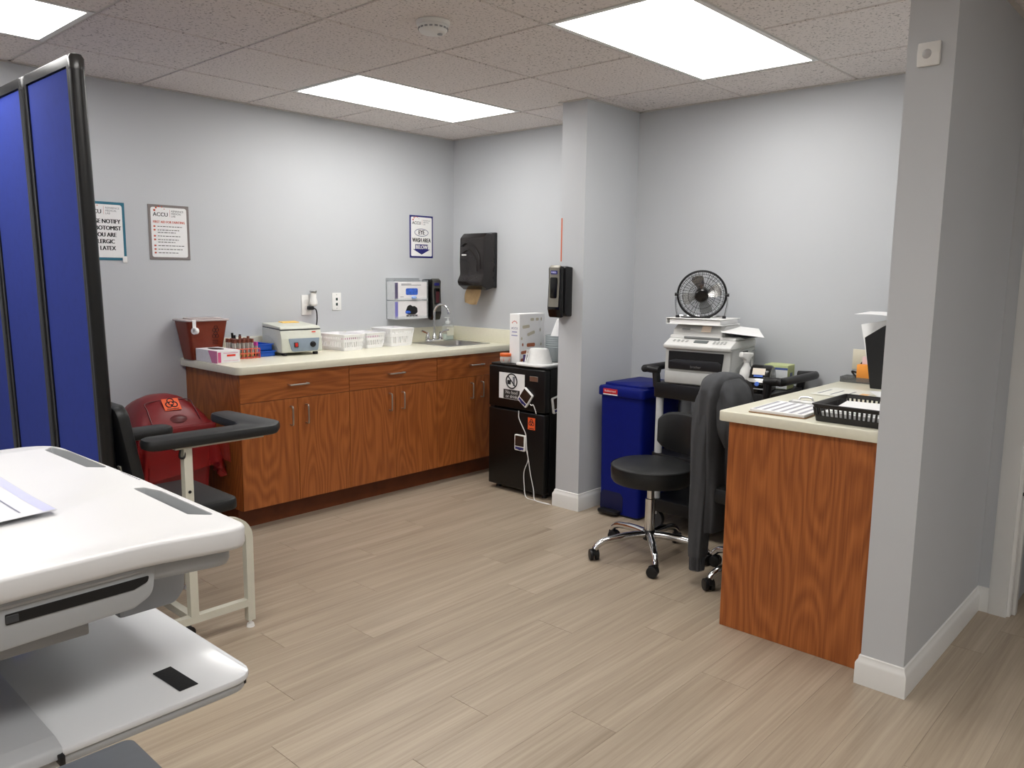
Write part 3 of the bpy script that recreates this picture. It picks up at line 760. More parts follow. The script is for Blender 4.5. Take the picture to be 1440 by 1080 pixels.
def make_tube(capc, label, group, H_=0.09, r=0.0068):
    t = thing('blood_tube', label, 'blood tube', (0, 0, 0), 0, group)
    part('glass', lathe(Bm(), [(r * 0.4, 0.0), (r * 0.85, 0.002), (r, 0.007), (r, H_)], seg=10), GLASS, t)
    part('contents', lathe(Bm(), [(r * 1.02, 0.006), (r * 1.03, H_ * 0.3)], seg=10), SERUM if capc == 'brown' else CLOT, t)
    part('cap', lathe(Bm(), [(r * 1.2, H_ - 0.006), (r * 1.25, H_ + 0.012), (r * 1.1, H_ + 0.015)], seg=10), capm[capc], t)
    return t
protos = {}
L1 = 'brown capped blood tube standing in the red wire rack'; L2 = 'magenta capped blood tube standing in the red wire rack'
for i in range(6):
    for j in range(5):
        x = -w + (i + 0.5) * w / 3; y = -d + (j + 0.5) * d * 2 / 5
        if random.random() < 0.12 and j > 0: continue
        c = 'magenta' if i == 5 else 'brown'
        p = Matrix.Translation(t.location) @ RZ(-0.05) @ Vector((x, y, 0.0075 + (0.012 if (i, j) in ((2, 3), (4, 2), (3, 4)) else 0) - (0.022 if c == 'magenta' else 0.0) * 0))
        if c not in protos:
            protos[c] = make_tube(c, L2 if c == 'magenta' else L1, 'tubes in the red wire rack', 0.07 if c == 'magenta' else 0.09); protos[c].location = p
        else: copy_tree(protos[c], p)
# --- pens behind the rack
t = thing('pen_cup', 'short teal cup of black pens between sharps container and tube rack', 'cup', (-1.845, -0.09, Z))
part('cup', lathe(Bm(), [(0.028, 0), (0.03, 0.075), (0.028, 0.075), (0.026, 0.004)], seg=18), P('teal_plastic', (50, 140, 175), 0.4), t)
for k, (x, y, h) in enumerate(((-0.012, -0.005, 0.13), (0.012, -0.008, 0.12), (0.0, 0.012, 0.115))):
    tp = thing('marker_pen', ('tall', 'tilted', 'short')[k] + ' black marker pen in the teal cup beside the tube rack', 'pen', (-1.845 + x, -0.09 + y, Z + 0.005), 0, 'markers in the teal cup')
    b = Bm(); tube(b, [(0, 0, 0), (x * 0.6, 0, h * 0.65), (x * 0.66, 0, h * 0.66), (x, 0, h)], [0.006, 0.006, 0.0078, 0.007], 10); part('barrel', b, BLACK, tp)
# --- blue trays
BLU = P('blue_tray_plastic', (30, 92, 200), 0.35)
def tray(name, label, loc, rz, w, d, h):
    t = thing(name, label, 'tray', loc, rz, 'blue plastic trays beside the centrifuge')
    b = Bm(); prism(b, rrect(-w, w, -d, d, 0.012, 3), 0, h, 0.002, 0.004, holes=[rrect(-w + .005, w - .005, -d + .005, d - .005, 0.01, 3)]); part('wall', b, BLU, t)
    part('bottom', box(Bm(), -w + .004, w - .004, -d + .004, d - .004, 0.001, 0.004), BLU, t)
    b = Bm(); prism(b, rrect(-w - .008, w + .008, -d - .008, d + .008, 0.014, 3), h, h + 0.004, holes=[rrect(-w + .005, w - .005, -d + .005, d - .005, 0.01, 3)]); part('lip', b, BLU, t)
tray('stacking_tray', 'lower blue plastic tray on the worktop left of the centrifuge', (-1.738, -0.15, Z), 0.0, 0.052, 0.112, 0.028)
tray('stacking_tray', 'upper blue plastic tray stacked beside the centrifuge', (-1.74, -0.135, Z + 0.0325), 0.03, 0.052, 0.098, 0.034)
# --- centrifuge
t = thing('centrifuge', 'pale grey benchtop centrifuge with grey control panel and knob', 'centrifuge', (-1.53, -0.195, Z), -0.1)
GRN = P('centrifuge_shell', (206, 208, 196), 0.4, var=0.02); w = 0.132; d = 0.135
b = Bm(); prism(b, fillet([(-d, 0.018), (d, 0.018), (d, 0.16), (-d + 0.022, 0.152), (-d + 0.006, 0.1)], [0.012, 0.012, 0.008, 0.012, 0.03], 4), -w, w, 0.006, M=M_SIDE); part('housing', b, GRN, t)
b = Bm(); prism(b, fillet([(-d + 0.018, 0.1545), (d, 0.1625), (d, 0.186), (-d + 0.03, 0.172)], 0.007, 3), -w + 0.002, w - 0.002, 0.006, M=M_SIDE); part('lid', b, GRN, t)
b = Bm(); prism(b, fillet([(-d + 0.02, 0.15), (d - 0.002, 0.158), (d - 0.002, 0.164), (-d + 0.02, 0.156)], 0.001, 1), -w + 0.0035, w - 0.0035, 0, M=M_SIDE); part('lid_gap', b, DGREY, t)
Mf = T(0, -d + 0.0025, 0.06) @ RX(PI / 2 - 0.075)
b = Bm(); prism(b, fillet([(-0.088, 0.042), (-0.07, -0.036), (0.1, -0.036), (0.113, 0.042)][::1], [0.004, 0.018, 0.018, 0.004], 5), 0.0, 0.0045, 0.001, 0, M=Mf); cp = part('control_panel', b, P('slate_panel', (132, 146, 160), 0.45), t)
b = Bm(); xbox(b, Mf @ T(-0.043, 0.004, 0.007), 0.026, 0.03, 0.007, 0.002); part('power_switch', b, BLACK, cp)
b = Bm(); xbox(b, Mf @ T(-0.043, 0.004, 0.0105), 0.018, 0.022, 0.004, 0.0015); part('red_rocker', b, P('switch_red', (200, 40, 30), 0.35), cp)
b = Bm(); b2 = Bm(); lathe(b2, [(0.018, 0), (0.018, 0.006), (0.014, 0.008), (0.013, 0.018), (0.011, 0.02)], c=(0.066, 0.004, 0.004), seg=20); add(b, b2, Mf); part('knob', b, BLACK, cp)
b = Bm(); xbox(b, Mf @ T(0.08, 0.078, -0.004), 0.026, 0.006, 0.001); part('brand_mark', b, P('scarlet_print', (226, 60, 40), 0.5), t)
b = Bm(); tube(b, bez([(-w - 0.0005, 0.09, 0.115), (-w - 0.0005, 0.02, 0.105), (-w - 0.0005, -0.05, 0.07), (-w - 0.0005, -0.09, 0.03)], 6), 0.002, 6); part('side_crease', b, GRN, t)
for sx in (-1, 1):
    for sy in (-1, 1): part('foot', lathe(Bm(), [(0.014, 0), (0.017, 0.004), (0.015, 0.019)], c=(sx * 0.1, sy * 0.1, 0), seg=14), BLACK, t)
t = tag(finish('note_pad', box(Bm(), -0.055, 0.055, -0.03, 0.03, 0, 0.006, 0.001, 1), P('yellow_pad', (236, 196, 110), 0.7)), 'yellow note pad lying on the centrifuge lid by the wall', 'note pad'); t.location = (-1.495, -0.105, Z + 0.183); t.rotation_euler = (0.055, 0, -0.1)
# --- white jar with red lid
t = thing('wipes_jar', 'white jar with red flip lid between the centrifuge and baskets', 'jar', (-1.325, -0.105, Z))
part('jar', lathe(Bm(), [(0.04, 0), (0.043, 0.004), (0.043, 0.105), (0.038, 0.112)], seg=24), WHITE, t)
part('label_print', lathe(Bm(), [(0.0434, 0.02), (0.0434, 0.09)], seg=24, capb=False, capt=False), P('label_pink', (232, 200, 204), 0.5, var=0.12, scale=50), t)
part('lid', lathe(Bm(), [(0.044, 0.112), (0.045, 0.138), (0.036, 0.148), (0.01, 0.15)], seg=24), P('lid_red', (196, 36, 40), 0.35), t)
# --- white baskets
def basket(label, loc, rz, w, d, h):
    t = thing('white_basket', label, 'basket', loc, rz, 'white plastic baskets on the worktop')
    tp = 0.86; b = Bm()
    def sl(s, n, horiz):
        L = (w if horiz else d)
        cnt = max(6, int(L * 2 / 0.016))
        for k in range(cnt + 1):
            u = -1 + 2 * k / cnt
            if horiz: a0, a1 = (u * w * tp, s * d * tp, 0.003), (u * w, s * d, h)
            else: a0, a1 = (s * w * tp, u * d * tp, 0.003), (s * w, u * d, h)
            va, vb = Vector(a0), Vector(a1); nn = Vector((0, s, 0)) if horiz else Vector((s, 0, 0)); tt = Vector((1, 0, 0)) if horiz else Vector((0, 1, 0))
            q = [b.verts.new(p + tt * e * 0.0052 + nn * f * 0.001) for p in (va, vb) for e, f in ((-1, -1), (1, -1), (1, 1), (-1, 1))]
            bridge(b, q[:4], q[4:])
    for s in (-1, 1): sl(s, 0, True); sl(s, 0, False)
    part('ribs', b, BASKETW, t)
    b = Bm()
    for z0, z1, o in ((0.0, 0.022, 0.002), (h * 0.55, h * 0.72, 0.002), (h * 0.86, h, 0.002)):
        f0 = tp + (1 - tp) * z0 / h; f1 = tp + (1 - tp) * z1 / h
        ps = []
        for f, z, q in ((f0, z0, o), (f1, z1, o), (f1, z1, -o), (f0, z0, -o)):
            ps.append([b.verts.new((x, y, z)) for x, y in rrect(-w * f - q, w * f + q, -d * f - q, d * f + q, 0.012, 3)])
        for i in range(4): bridge(b, ps[i], ps[(i + 1) % 4])
    part('bands', b, BASKETW, t)
    part('bottom', prism(Bm(), rrect(-w * tp, w * tp, -d * tp, d * tp, 0.012, 3), 0.0, 0.003), BASKETW, t)
    b = Bm(); prism(b, rrect(-w - 0.007, w + 0.007, -d - 0.007, d + 0.007, 0.016, 4), h, h + 0.005, 0.002, 0.001, holes=[rrect(-w + 0.002, w - 0.002, -d + 0.002, d - 0.002, 0.012, 4)]); part('rim', b, BASKETW, t)
    return t
BASK = [('white plastic basket closest to the centrifuge, holding tubes', (-1.15, -0.17, Z), 0.1, 0.085, 0.125, 0.1),
        ('middle white plastic basket of the three on the worktop', (-0.935, -0.14, Z), 0.1, 0.078, 0.1, 0.098),
        ('white plastic basket nearest the faucet, holding amber tubes', (-0.71, -0.145, Z), 0.02, 0.1, 0.105, 0.118)]
for n, a in enumerate(BASK):
    bt = basket(*a); cc = ('magenta', 'magenta', 'brown')[n]; pr = None
    for k in range(7):
        p = Matrix.Translation(a[1]) @ RZ(a[2]) @ Vector((-a[3] * 0.66 + k * a[3] * 0.22, -a[4] * 0.6, 0.004))
        if pr is None: pr = make_tube(cc, ('dark tube standing in the basket next to the centrifuge', 'dark tube standing in the middle white basket', 'amber tube standing in the white basket nearest the faucet')[n], ('tubes in the basket by the centrifuge', 'tubes in the middle basket', 'tubes in the basket by the faucet')[n], 0.06, 0.006); pr.location = p
        else: copy_tree(pr, p)
# --- soap bottle
t = thing('soap_bottle', 'clear squat soap bottle behind the faucet with pale green soap', 'bottle', (-0.125, -0.075, Z))
b = Bm(); prism(b, rrect(-0.045, 0.045, -0.026, 0.026, 0.014, 4), 0, 0.115, 0.008, 0.004); lathe(b, [(0.018, 0.112), (0.016, 0.125)], seg=16); part('bottle', b, CLEAR, t)
part('soap', prism(Bm(), rrect(-0.041, 0.041, -0.022, 0.022, 0.012, 4), 0.004, 0.045, 0.003), P('green_soap', (205, 222, 210), 0.2), t)
b = Bm(); lathe(b, [(0.019, 0.122), (0.019, 0.14), (0.008, 0.143), (0.006, 0.165)], seg=16); box(b, -0.03, 0.012, -0.007, 0.007, 0.163, 0.172, 0.003); part('pump', b, P('frost_plastic', (226, 230, 230), 0.3), t)
part('label_sheet', box(Bm(), -0.035, 0.035, -0.0272, -0.0262, 0.035, 0.095), P('label_cream', (226, 228, 212), 0.6), t)

# ================================================================== FRIDGE
FH = 0.832; FYC = -1.115
t = thing('mini_fridge', 'black two-door mini fridge between the cabinets and the column', 'fridge', (-0.26, FYC, 0), FACE_X)
# local: x right (-Y world), front -y at -0.24
part('body', box(Bm(), -0.238, 0.238, -0.185, 0.235, 0.02, FH - 0.004, 0.006), FRIDGE, t)
part('top_cover', prism(Bm(), rrect(-0.24, 0.24, -0.225, 0.235, 0.012, 3), FH - 0.012, FH, 0.003), FRIDGE, t)
part('freezer_door', box(Bm(), -0.24, 0.24, -0.24, -0.19, 0.551, FH - 0.014, 0.008, 3), FRIDGE, t)
part('fridge_door', box(Bm(), -0.24, 0.24, -0.24, -0.19, 0.032, 0.54, 0.008, 3), FRIDGE, t)
part('hinge', box(Bm(), -0.24, -0.2, -0.225, -0.195, 0.538, 0.553, 0.002), DGREY, t)
for sx in (-1, 1):
    for sy in (-1, 1): part('foot', lathe(Bm(), [(0.018, 0), (0.016, 0.022)], c=(sx * 0.2, sy * 0.18, 0), seg=12), BLACK, t)
part('name_badge', box(Bm(), 0.115, 0.182, -0.2425, -0.239, 0.743, 0.775, 0.001, 1), STEEL, t)
ft = t
def on_fridge(name, label, cat, lx, z):
    return thing(name, label, cat, (-0.5005, FYC - lx, z), FACE_X)
# no food sign
t = on_fridge('no_food_sign', 'white no food or drink sign on the freezer door', 'sign', -0.037, 0.694)
part('sheet', box(Bm(), -0.11, 0.11, -0.001, 0, -0.084, 0.084), PAPER, t)
b = Bm(); cz = 0.033
tube(b, [(0.046 * math.cos(2 * PI * i / 40) - 0.0, -0.0015, cz + 0.046 * math.sin(2 * PI * i / 40)) for i in range(40)], 0.0042, 6, closed=True)
tube(b, [(-0.031, -0.0018, cz + 0.031), (0.031, -0.0018, cz - 0.031)], 0.0038, 6)
part('prohibition_ring', b, INK, t)
b = Bm(); prism(b, fillet([(-0.036, cz - 0.022), (-0.008, cz - 0.022), (-0.006, cz + 0.006), (-0.038, cz + 0.006)], 0.004, 3), 0.001, 0.0016, M=M_FRONT); part('food_picture', b, INK, t)
b = Bm(); prism(b, [(0.012, cz - 0.03), (0.026, cz - 0.03), (0.03, cz + 0.03), (0.008, cz + 0.03)], 0.001, 0.0014, M=M_FRONT); part('cup_picture', b, GREYINK, t)
b = Bm(); prism(b, [(-0.07, -0.082), (0.07, -0.082), (0.07, -0.022), (-0.07, -0.022)], 0.001, 0.0016, M=M_FRONT); part('caption_panel', b, P('charcoal_print', (60, 58, 56), 0.6), t)
b = Bm()
for k, s in enumerate(('No food', 'or drink')):
    for dx in (-0.0006, 0.0006): text(b, s, 0.03, T(dx, -0.002, -0.04 - 0.026 * k) @ RX(PI / 2))
printp('lettering', b, PAPER, t)
# biohazard sticker builder (front at local y=0 going -y)
def biohazard(t, w, h, z0=0.0):
    part('label_ground', box(Bm(), -w / 2, w / 2, -0.0008, 0, -h / 2, h / 2), ORANGE, t)
    b = Bm(); s = w * 0.19
    for q in range(3):
        a = math.radians(90 + 120 * q); cx, cz = s * 0.95 * math.cos(a), h * 0.08 + s * 0.95 * math.sin(a)
        tube(b, [(cx + s * math.cos(a + x), -0.0009, cz + s * math.sin(a + x)) for x in [math.radians(-150 + 25 * i + 0) for i in range(13)]], s * 0.2, 5)
    tube(b, [(s * 0.75 * math.cos(2 * PI * i / 20), -0.0009, h * 0.08 + s * 0.75 * math.sin(2 * PI * i / 20)) for i in range(20)], s * 0.13, 5, closed=True)
    part('hazard_symbol', b, INK, t)
    b = Bm(); box(b, -w * 0.36, w * 0.36, -0.0011, -0.0008, -h * 0.43, -h * 0.37); part('caption_bar', b, INK, t)
t = on_fridge('biohazard_label', 'orange biohazard label on the lower fridge door', 'label', 0.135, 0.475); biohazard(t, 0.06, 0.076)
# thermometers
LCD = P('lcd_dark', (52, 40, 34), 0.25); 
def thermo(label, loc, rz, roll):
    t = thing('fridge_thermometer', label, 'thermometer', loc, rz, 'digital thermometers stuck to the fridge')
    M = RY(roll)
    def pp(n, poly, a, c, mat, ch=0.002):
        b = Bm(); prism(b, poly, a, c, ch, M=M_FRONT); b.transform(M); return part(n, b, mat, t)
    pp('case', rrect(-0.045, 0.045, -0.052, 0.052, 0.01, 4), 0, 0.016, WHITE, 0.004)
    pp('display', rrect(-0.037, 0.037, -0.022, 0.045, 0.005, 3), 0.014, 0.017, LCD, 0.0005)
    pp('button_panel', [(-0.037, -0.028), (-0.034, -0.038), (0, -0.048), (0.034, -0.038), (0.037, -0.028)][::1], 0.014, 0.017, NAVY, 0.0005)
    for x in (-0.03, 0.03):
        b = Bm(); cyl(b, (x, -0.0165, -0.04), (x, -0.018, -0.04), 0.004, seg=10); b.transform(M); part('button', b, NAVY, t)
    return t
th1 = thermo('tilted digital thermometer overlapping the no food sign', (-0.503, -1.206, 0.638), FACE_X, math.radians(36))
th2 = thermo('upright digital thermometer low on the fridge door', (-0.5005, -1.165, 0.342), FACE_X, math.radians(0))
th3 = thermo('digital thermometer on the side of the fridge facing the column', (-0.392, -1.3555, 0.60), 0, math.radians(-10))
def cord(name, label, pts, r, mat=WHITE, n=6):
    p0 = Vector(pts[0]); b = Bm(); tube(b, [p - p0 for p in bez(pts, n)], r, 7)
    o = finish(name, b, mat); o.location = p0
    return tag(o, label, 'cord')
cord('sensor_cord', 'white sensor cord hanging from the tilted thermometer', [(-0.512, -1.245, 0.60), (-0.516, -1.262, 0.595), (-0.517, -1.275, 0.60), (-0.512, -1.288, 0.57), (-0.506, -1.292, 0.545)], 0.0028)
cord('sensor_cord', 'thin white cord from the freezer gap down to the upright thermometer', [(-0.5045, -1.145, 0.545), (-0.508, -1.15, 0.50), (-0.506, -1.178, 0.45), (-0.506, -1.208, 0.40), (-0.512, -1.221, 0.33), (-0.512, -1.225, 0.30)], 0.0028)
cord('sensor_cord', 'pair of thin white cords from the upright thermometer to the floor', [(-0.514, -1.225, 0.30), (-0.508, -1.232, 0.24), (-0.508, -1.20, 0.16), (-0.51, -1.205, 0.07), (-0.53, -1.24, 0.006), (-0.54, -1.33, 0.004), (-0.541, -1.44, 0.004)], 0.0026)
cord('sensor_cord', 'thin white cord looping off the fridge door to the column base', [(-0.512, -1.227, 0.30), (-0.508, -1.24, 0.22), (-0.508, -1.255, 0.15), (-0.512, -1.285, 0.06), (-0.53, -1.31, 0.006), (-0.55, -1.38, 0.004), (-0.545, -1.455, 0.004)], 0.0026)
# --- on top of the fridge
FZ = FH + 0.0005
t = thing('specimen_box', 'tall white carton with brown pill pictures standing on the fridge', 'box', (-0.298, -1.023, FZ), FACE_X)
part('carton', box(Bm(), -0.043, 0.043, -0.122, 0.122, 0, 0.318, 0.0015, 1), PAPER, t)
TANP = P('tan_print', (205, 198, 178), 0.6); BRNP = P('brown_print', (176, 104, 72), 0.6)
random.seed(3)
for k, (u, z, L, h, ang, m) in enumerate([(-0.0, 0.28, 0.035, 0.018, 0, TANP), (0.05, 0.28, 0.03, 0.018, 0, TANP), (-0.06, 0.235, 0.07, 0.02, 0.06, TANP), (-0.01, 0.19, 0.075, 0.02, 0.25, TANP), (-0.09, 0.12, 0.014, 0.022, 0, BRNP), (-0.01, 0.115, 0.08, 0.024, 0, BRNP), (0.09, 0.115, 0.012, 0.02, 0, TANP), (-0.07, 0.07, 0.07, 0.02, 0.06, BRNP), (-0.095, 0.02, 0.03, 0.022, 0.2, BRNP), (-0.1, 0.16, 0.014, 0.02, 0, TANP), (0.09, 0.28, 0.012, 0.022, 0, TANP), (0.08, 0.21, 0.01, 0.02, 0, TANP)]):
    b = Bm(); prism(b, rrect(-L / 2, L / 2, -h / 2, h / 2, h * 0.4, 3), 0, 0.0006)
    # face at local x=+0.043 : u along local y
    b.transform(T(0.043, u, z) @ Matrix(((0, 0, 1, 0), (1, 0, 0, 0), (0, 1, 0, 0), (0, 0, 0, 1))) @ RZ(ang)); part('pill_picture', b, m, t)
r_, k_, g_ = Bm(), Bm(), Bm()
for k in range(5):
    a = math.radians(160 - 35 * k); cyl(r_, (0.02 * math.cos(a), -0.122, 0.255 + 0.016 * math.sin(a)), (0.02 * math.cos(a), -0.1226, 0.255 + 0.016 * math.sin(a)), 0.0042, seg=8)
text(k_, 'ACCU', 0.02, T(0, -0.1227, 0.225) @ RX(PI / 2)); box(g_, -0.022, 0.022, -0.1226, -0.122, 0.198, 0.205); box(g_, -0.026, 0.026, -0.1226, -0.122, 0.176, 0.182)
printp('emblem', r_, RUST, t); printp('lettering', k_, NAVY, t); printp('print_bars', g_, P('lavender_print', (150, 150, 190), 0.6), t)
t = thing('specimen_cup', 'small clear pot with orange lid at the front of the fridge top', 'cup', (-0.44, -0.965, FZ), 0.4)
part('pot', lathe(Bm(), [(0.03, 0), (0.036, 0.01), (0.038, 0.03), (0.034, 0.042)], seg=20), P('frosted_pot', (232, 228, 224), 0.25, trans=0.3, var=0.0), t)
part('lid', lathe(Bm(), [(0.037, 0.042), (0.038, 0.056), (0.034, 0.062), (0.012, 0.063)], seg=20), P('orange_plastic', (226, 108, 50), 0.4), t)
part('label_sheet', lathe(Bm(), [(0.0372, 0.012), (0.0385, 0.03)], seg=6, capb=False, capt=False), P('orange_plastic', (226, 108, 50), 0.4), t)
t = tag(finish('vial_box', box(Bm(), -0.018, 0.018, -0.018, 0.018, 0, 0.06, 0.002), P('indigo_plastic', (52, 38, 92), 0.4)), 'small indigo box behind the white collection pan on the fridge', 'box'); t.location = (-0.40, -1.115, FZ)
t = thing('collection_pan', 'upturned white plastic collection pan with wide brim on the fridge', 'pan', (-0.385, -1.205, FZ), FACE_X)
part('brim', prism(Bm(), rrect(-0.125, 0.125, -0.115, 0.1, 0.06, 6), 0, 0.014, 0.004), WHITE, t)
b = Bm(); lathe(b, [(0.09, 0.012), (0.086, 0.03), (0.064, 0.1), (0.057, 0.107), (0.03, 0.109)], seg=32, sy=0.85)
part('bowl', b, WHITE, t)
b = Bm()
for x in (-0.045, -0.03): tube(b, [(x * 1.1, -0.078, 0.02), (x, -0.062, 0.1)], 0.004, 6)
part('pour_ridges', b, WHITE, t)
STK = P('clear_cup_plastic', (205, 214, 216), 0.25, alpha=0.75, var=0.02)
cups = ['lowest', 'second', 'third', 'fourth', 'fifth', 'topmost']
pc = None
for k in range(6):
    z = FZ + 0.0145 * k
    nm = 'clear plastic cup, %s in the stack behind the white pan' % (cups[k] if k in (0, 5) else cups[k] + ' from the fridge top')
    if pc is None:
        pc = thing('plastic_cup', nm, 'cup', (-0.125, -1.12, z), 0, 'stack of clear cups on the fridge')
        part('wall', lathe(Bm(), [(0.05, 0), (0.064, 0.095), (0.062, 0.095), (0.048, 0.003)], seg=24), STK, pc); part('rim', lathe(Bm(), [(0.064, 0.093), (0.068, 0.096), (0.064, 0.099)], seg=24, capb=False, capt=False), STK, pc)
    else: copy_tree(pc, (-0.125, -1.12, z), 0, nm)
t = thing('cone_cup', 'white paper cone cup upside down on the stack of clear cups', 'cup', (-0.125, -1.145, FZ + 0.172), 0)
part('cone', lathe(Bm(), [(0.05, 0.0), (0.012, 0.105), (0.003, 0.11)], seg=24, capb=False), PAPER, t); part('rolled_rim', lathe(Bm(), [(0.05, -0.003), (0.053, 0.0), (0.05, 0.003)], seg=24, capb=False, capt=False), PAPER, t)

# ================================================================== ALCOVE: BLUE BIN
t = thing('step_bin', 'dark blue slim step-on waste bin beside the column', 'bin', (-0.225, -1.865, 0), FACE_X)
def taper(b, lo, hi, z0, z1):
    a = [b.verts.new((x, y, z0)) for x, y in lo]; c = [b.verts.new((x, y, z1)) for x, y in hi]
    bridge(b, a, c); b.faces.new(list(reversed(a))); b.faces.new(c)
b = Bm(); taper(b, rrect(-0.128, 0.148, -0.205, 0.19, 0.025, 4), rrect(-0.14, 0.158, -0.212, 0.2, 0.028, 4), 0.012, 0.715); part('body', b, BLUEBIN, t)
b = Bm(); prism(b, rrect(-0.152, 0.17, -0.226, 0.212, 0.03, 4), 0.71, 0.765, 0.012, 0.004); part('lid_frame', b, BLUEBIN, t)
b = Bm(); prism(b, rrect(-0.145, 0.162, -0.165, 0.205, 0.02, 4), 0.762, 0.778, 0.006, 0); part('lid', b, BLUEBIN, t)
b = Bm(); prism(b, fillet([(-0.12, 0.02), (0.04, 0.02), (0.04, 0.12), (0.02, 0.14), (-0.1, 0.14), (-0.12, 0.12)], 0.02, 3), 0.2045, 0.2075, M=M_FRONT); part('pedal_recess', b, P('deep_navy_plastic', (12, 18, 66), 0.5), t)
b = Bm(); prism(b, rrect(-0.11, 0.03, -0.26, -0.2, 0.02, 4), 0.015, 0.035, 0.006); part('pedal', b, BLACK, t)
part('base_skid', box(Bm(), -0.125, 0.145, -0.2, 0.18, 0, 0.014, 0.003), BLACK, t)
b = Bm(); prism(b, rrect(-0.105, -0.005, 0.722, 0.752, 0.003, 2), 0.225, 0.2285, 0.001, M=M_FRONT); lb = part('brand_label', b, P('label_red', (196, 40, 48), 0.4), t)
b = Bm(); text(b, 'Rubbermaid', 0.017, T(-0.055, -0.2290, 0.7385) @ RX(PI / 2), sx=0.95); printp('lettering', b, PAPER, t)
b = Bm(); box(b, -0.105, -0.005, -0.2283, -0.225, 0.716, 0.7215); part('label_edge', b, PAPER, t)

# ================================================================== UTILITY CART
SH = 0.828
t = thing('utility_cart', 'black plastic utility cart with grey posts holding the printer', 'cart', (-0.245, -2.44, 0))
Y0, Y1, X0, X1 = -2.775, -2.105, -0.475, -0.03
b = Bm(); prism(b, rrect(X0, X1, Y0, Y1, 0.03, 4), SH - 0.085, SH - 0.002, 0.004, 0.006); wpart('top_shelf', b, BLACK, t)
for z in (0.36, 0.1): 
    b = Bm(); prism(b, rrect(X0, X1, Y0, Y1, 0.03, 4), z, z + 0.07, 0.004, 0.006); wpart('lower_shelf', b, BLACK, t)
for x in (X0 + 0.03, X1 - 0.03):
    for y in (Y0 + 0.035, Y1 - 0.035):
        b = Bm(); cyl(b, (x, y, 0.08), (x, y, SH - 0.05), 0.021, seg=16); wpart('post', b, P('post_grey', (196, 198, 200), 0.4), t)
        b = Bm(); cyl(b, (x - 0.014, y, 0.05), (x + 0.014, y, 0.05), 0.05, seg=18); wpart('caster', b, DGREY, t)
for yy, s in ((Y1, 1), (Y0, -1)):
    b = Bm(); ye = yy + s * 0.06
    tube(b, [(X0 + 0.02, yy - s * 0.02, SH - 0.03), (X0 + 0.02, yy - s * 0.01, SH + 0.05)], 0.022, 10); tube(b, [(X1 - 0.02, yy - s * 0.02, SH - 0.03), (X1 - 0.02, yy - s * 0.01, SH + 0.05)], 0.022, 10)
    tube(b, bez([(X0 + 0.02, yy - s * 0.03, SH + 0.062), (X0 + 0.02, ye - s * 0.02, SH + 0.066), (X0 + 0.04, ye, SH + 0.066), (X1 - 0.04, ye, SH + 0.066), (X1 - 0.02, ye - s * 0.02, SH + 0.066), (X1 - 0.02, yy - s * 0.03, SH + 0.062)], 5), 0.021, 12)
    wpart('handle', b, BLACK, t)
# --- printer (local front -y)
t = thing('printer', 'light grey multifunction laser printer on the utility cart', 'printer', (-0.275, -2.345, SH), FACE_X + 0.10)
w = 0.19
b = Bm(); prism(b, fillet([(-0.18, 0.0), (0.16, 0.0), (0.175, 0.2), (-0.18, 0.205), (-0.185, 0.07)], [0.006, 0.01, 0.01, 0.01, 0.01], 3), -w + 0.004, w - 0.004, 0.012, M=M_SIDE); part('body', b, PRN, t)
part('paper_tray', box(Bm(), -w + 0.012, w - 0.012, -0.1905, -0.176, 0.006, 0.068, 0.004), PRN, t)
b = Bm(); prism(b, fillet([(-w + 0.03, 0.082), (w - 0.05, 0.082), (w - 0.04, 0.178), (-w + 0.03, 0.178)], 0.004, 2), 0.184, 0.1885, M=M_FRONT); rc = part('output_bay', b, P('bay_black', (16, 16, 18), 0.5), t)
b = Bm(); prism(b, fillet([(-0.155, 0.084), (0.137, 0.084), (0.14, 0.122), (0.12, 0.135), (-0.12, 0.135), (-0.155, 0.124)], 0.004, 2), 0.188, 0.196, 0.002, M=M_FRONT); part('output_flap', b, P('bay_dark', (30, 30, 33), 0.35), t)
b = Bm(); text(b, 'brother', 0.019, T(0.0, -0.1965, 0.1) @ RX(PI / 2)); printp('lettering', b, STEEL, t)
b = Bm(); prism(b, fillet([(-0.2, 0.19), (0.165, 0.2), (0.165, 0.245), (-0.125, 0.245), (-0.205, 0.212)], [0.01, 0.01, 0.02, 0.02, 0.01], 4), -w, w, 0.01, M=M_SIDE); part('control_deck', b, PRNL, t)
Mp = T(0, -0.163, 0.232) @ RX(math.radians(22))
b = Bm(); xbox(b, Mp @ T(0.01, 0.003, -0.0005), 0.075, 0.026, 0.006, 0.001); part('display', b, P('lcd_grey', (98, 104, 104), 0.3), t)
b = Bm()
for i in range(4):
    for j in range(3): xbox(b, Mp @ T(0.085 + i * 0.02, -0.012 + j * 0.012, 0.002), 0.011, 0.006, 0.003, 0.001)
for i in range(4):
    for j in range(2): xbox(b, Mp @ T(-0.14 + i * 0.024, -0.008 + j * 0.014, 0.002), 0.013, 0.006, 0.003, 0.001)
printp('keys', b, PRN, t)
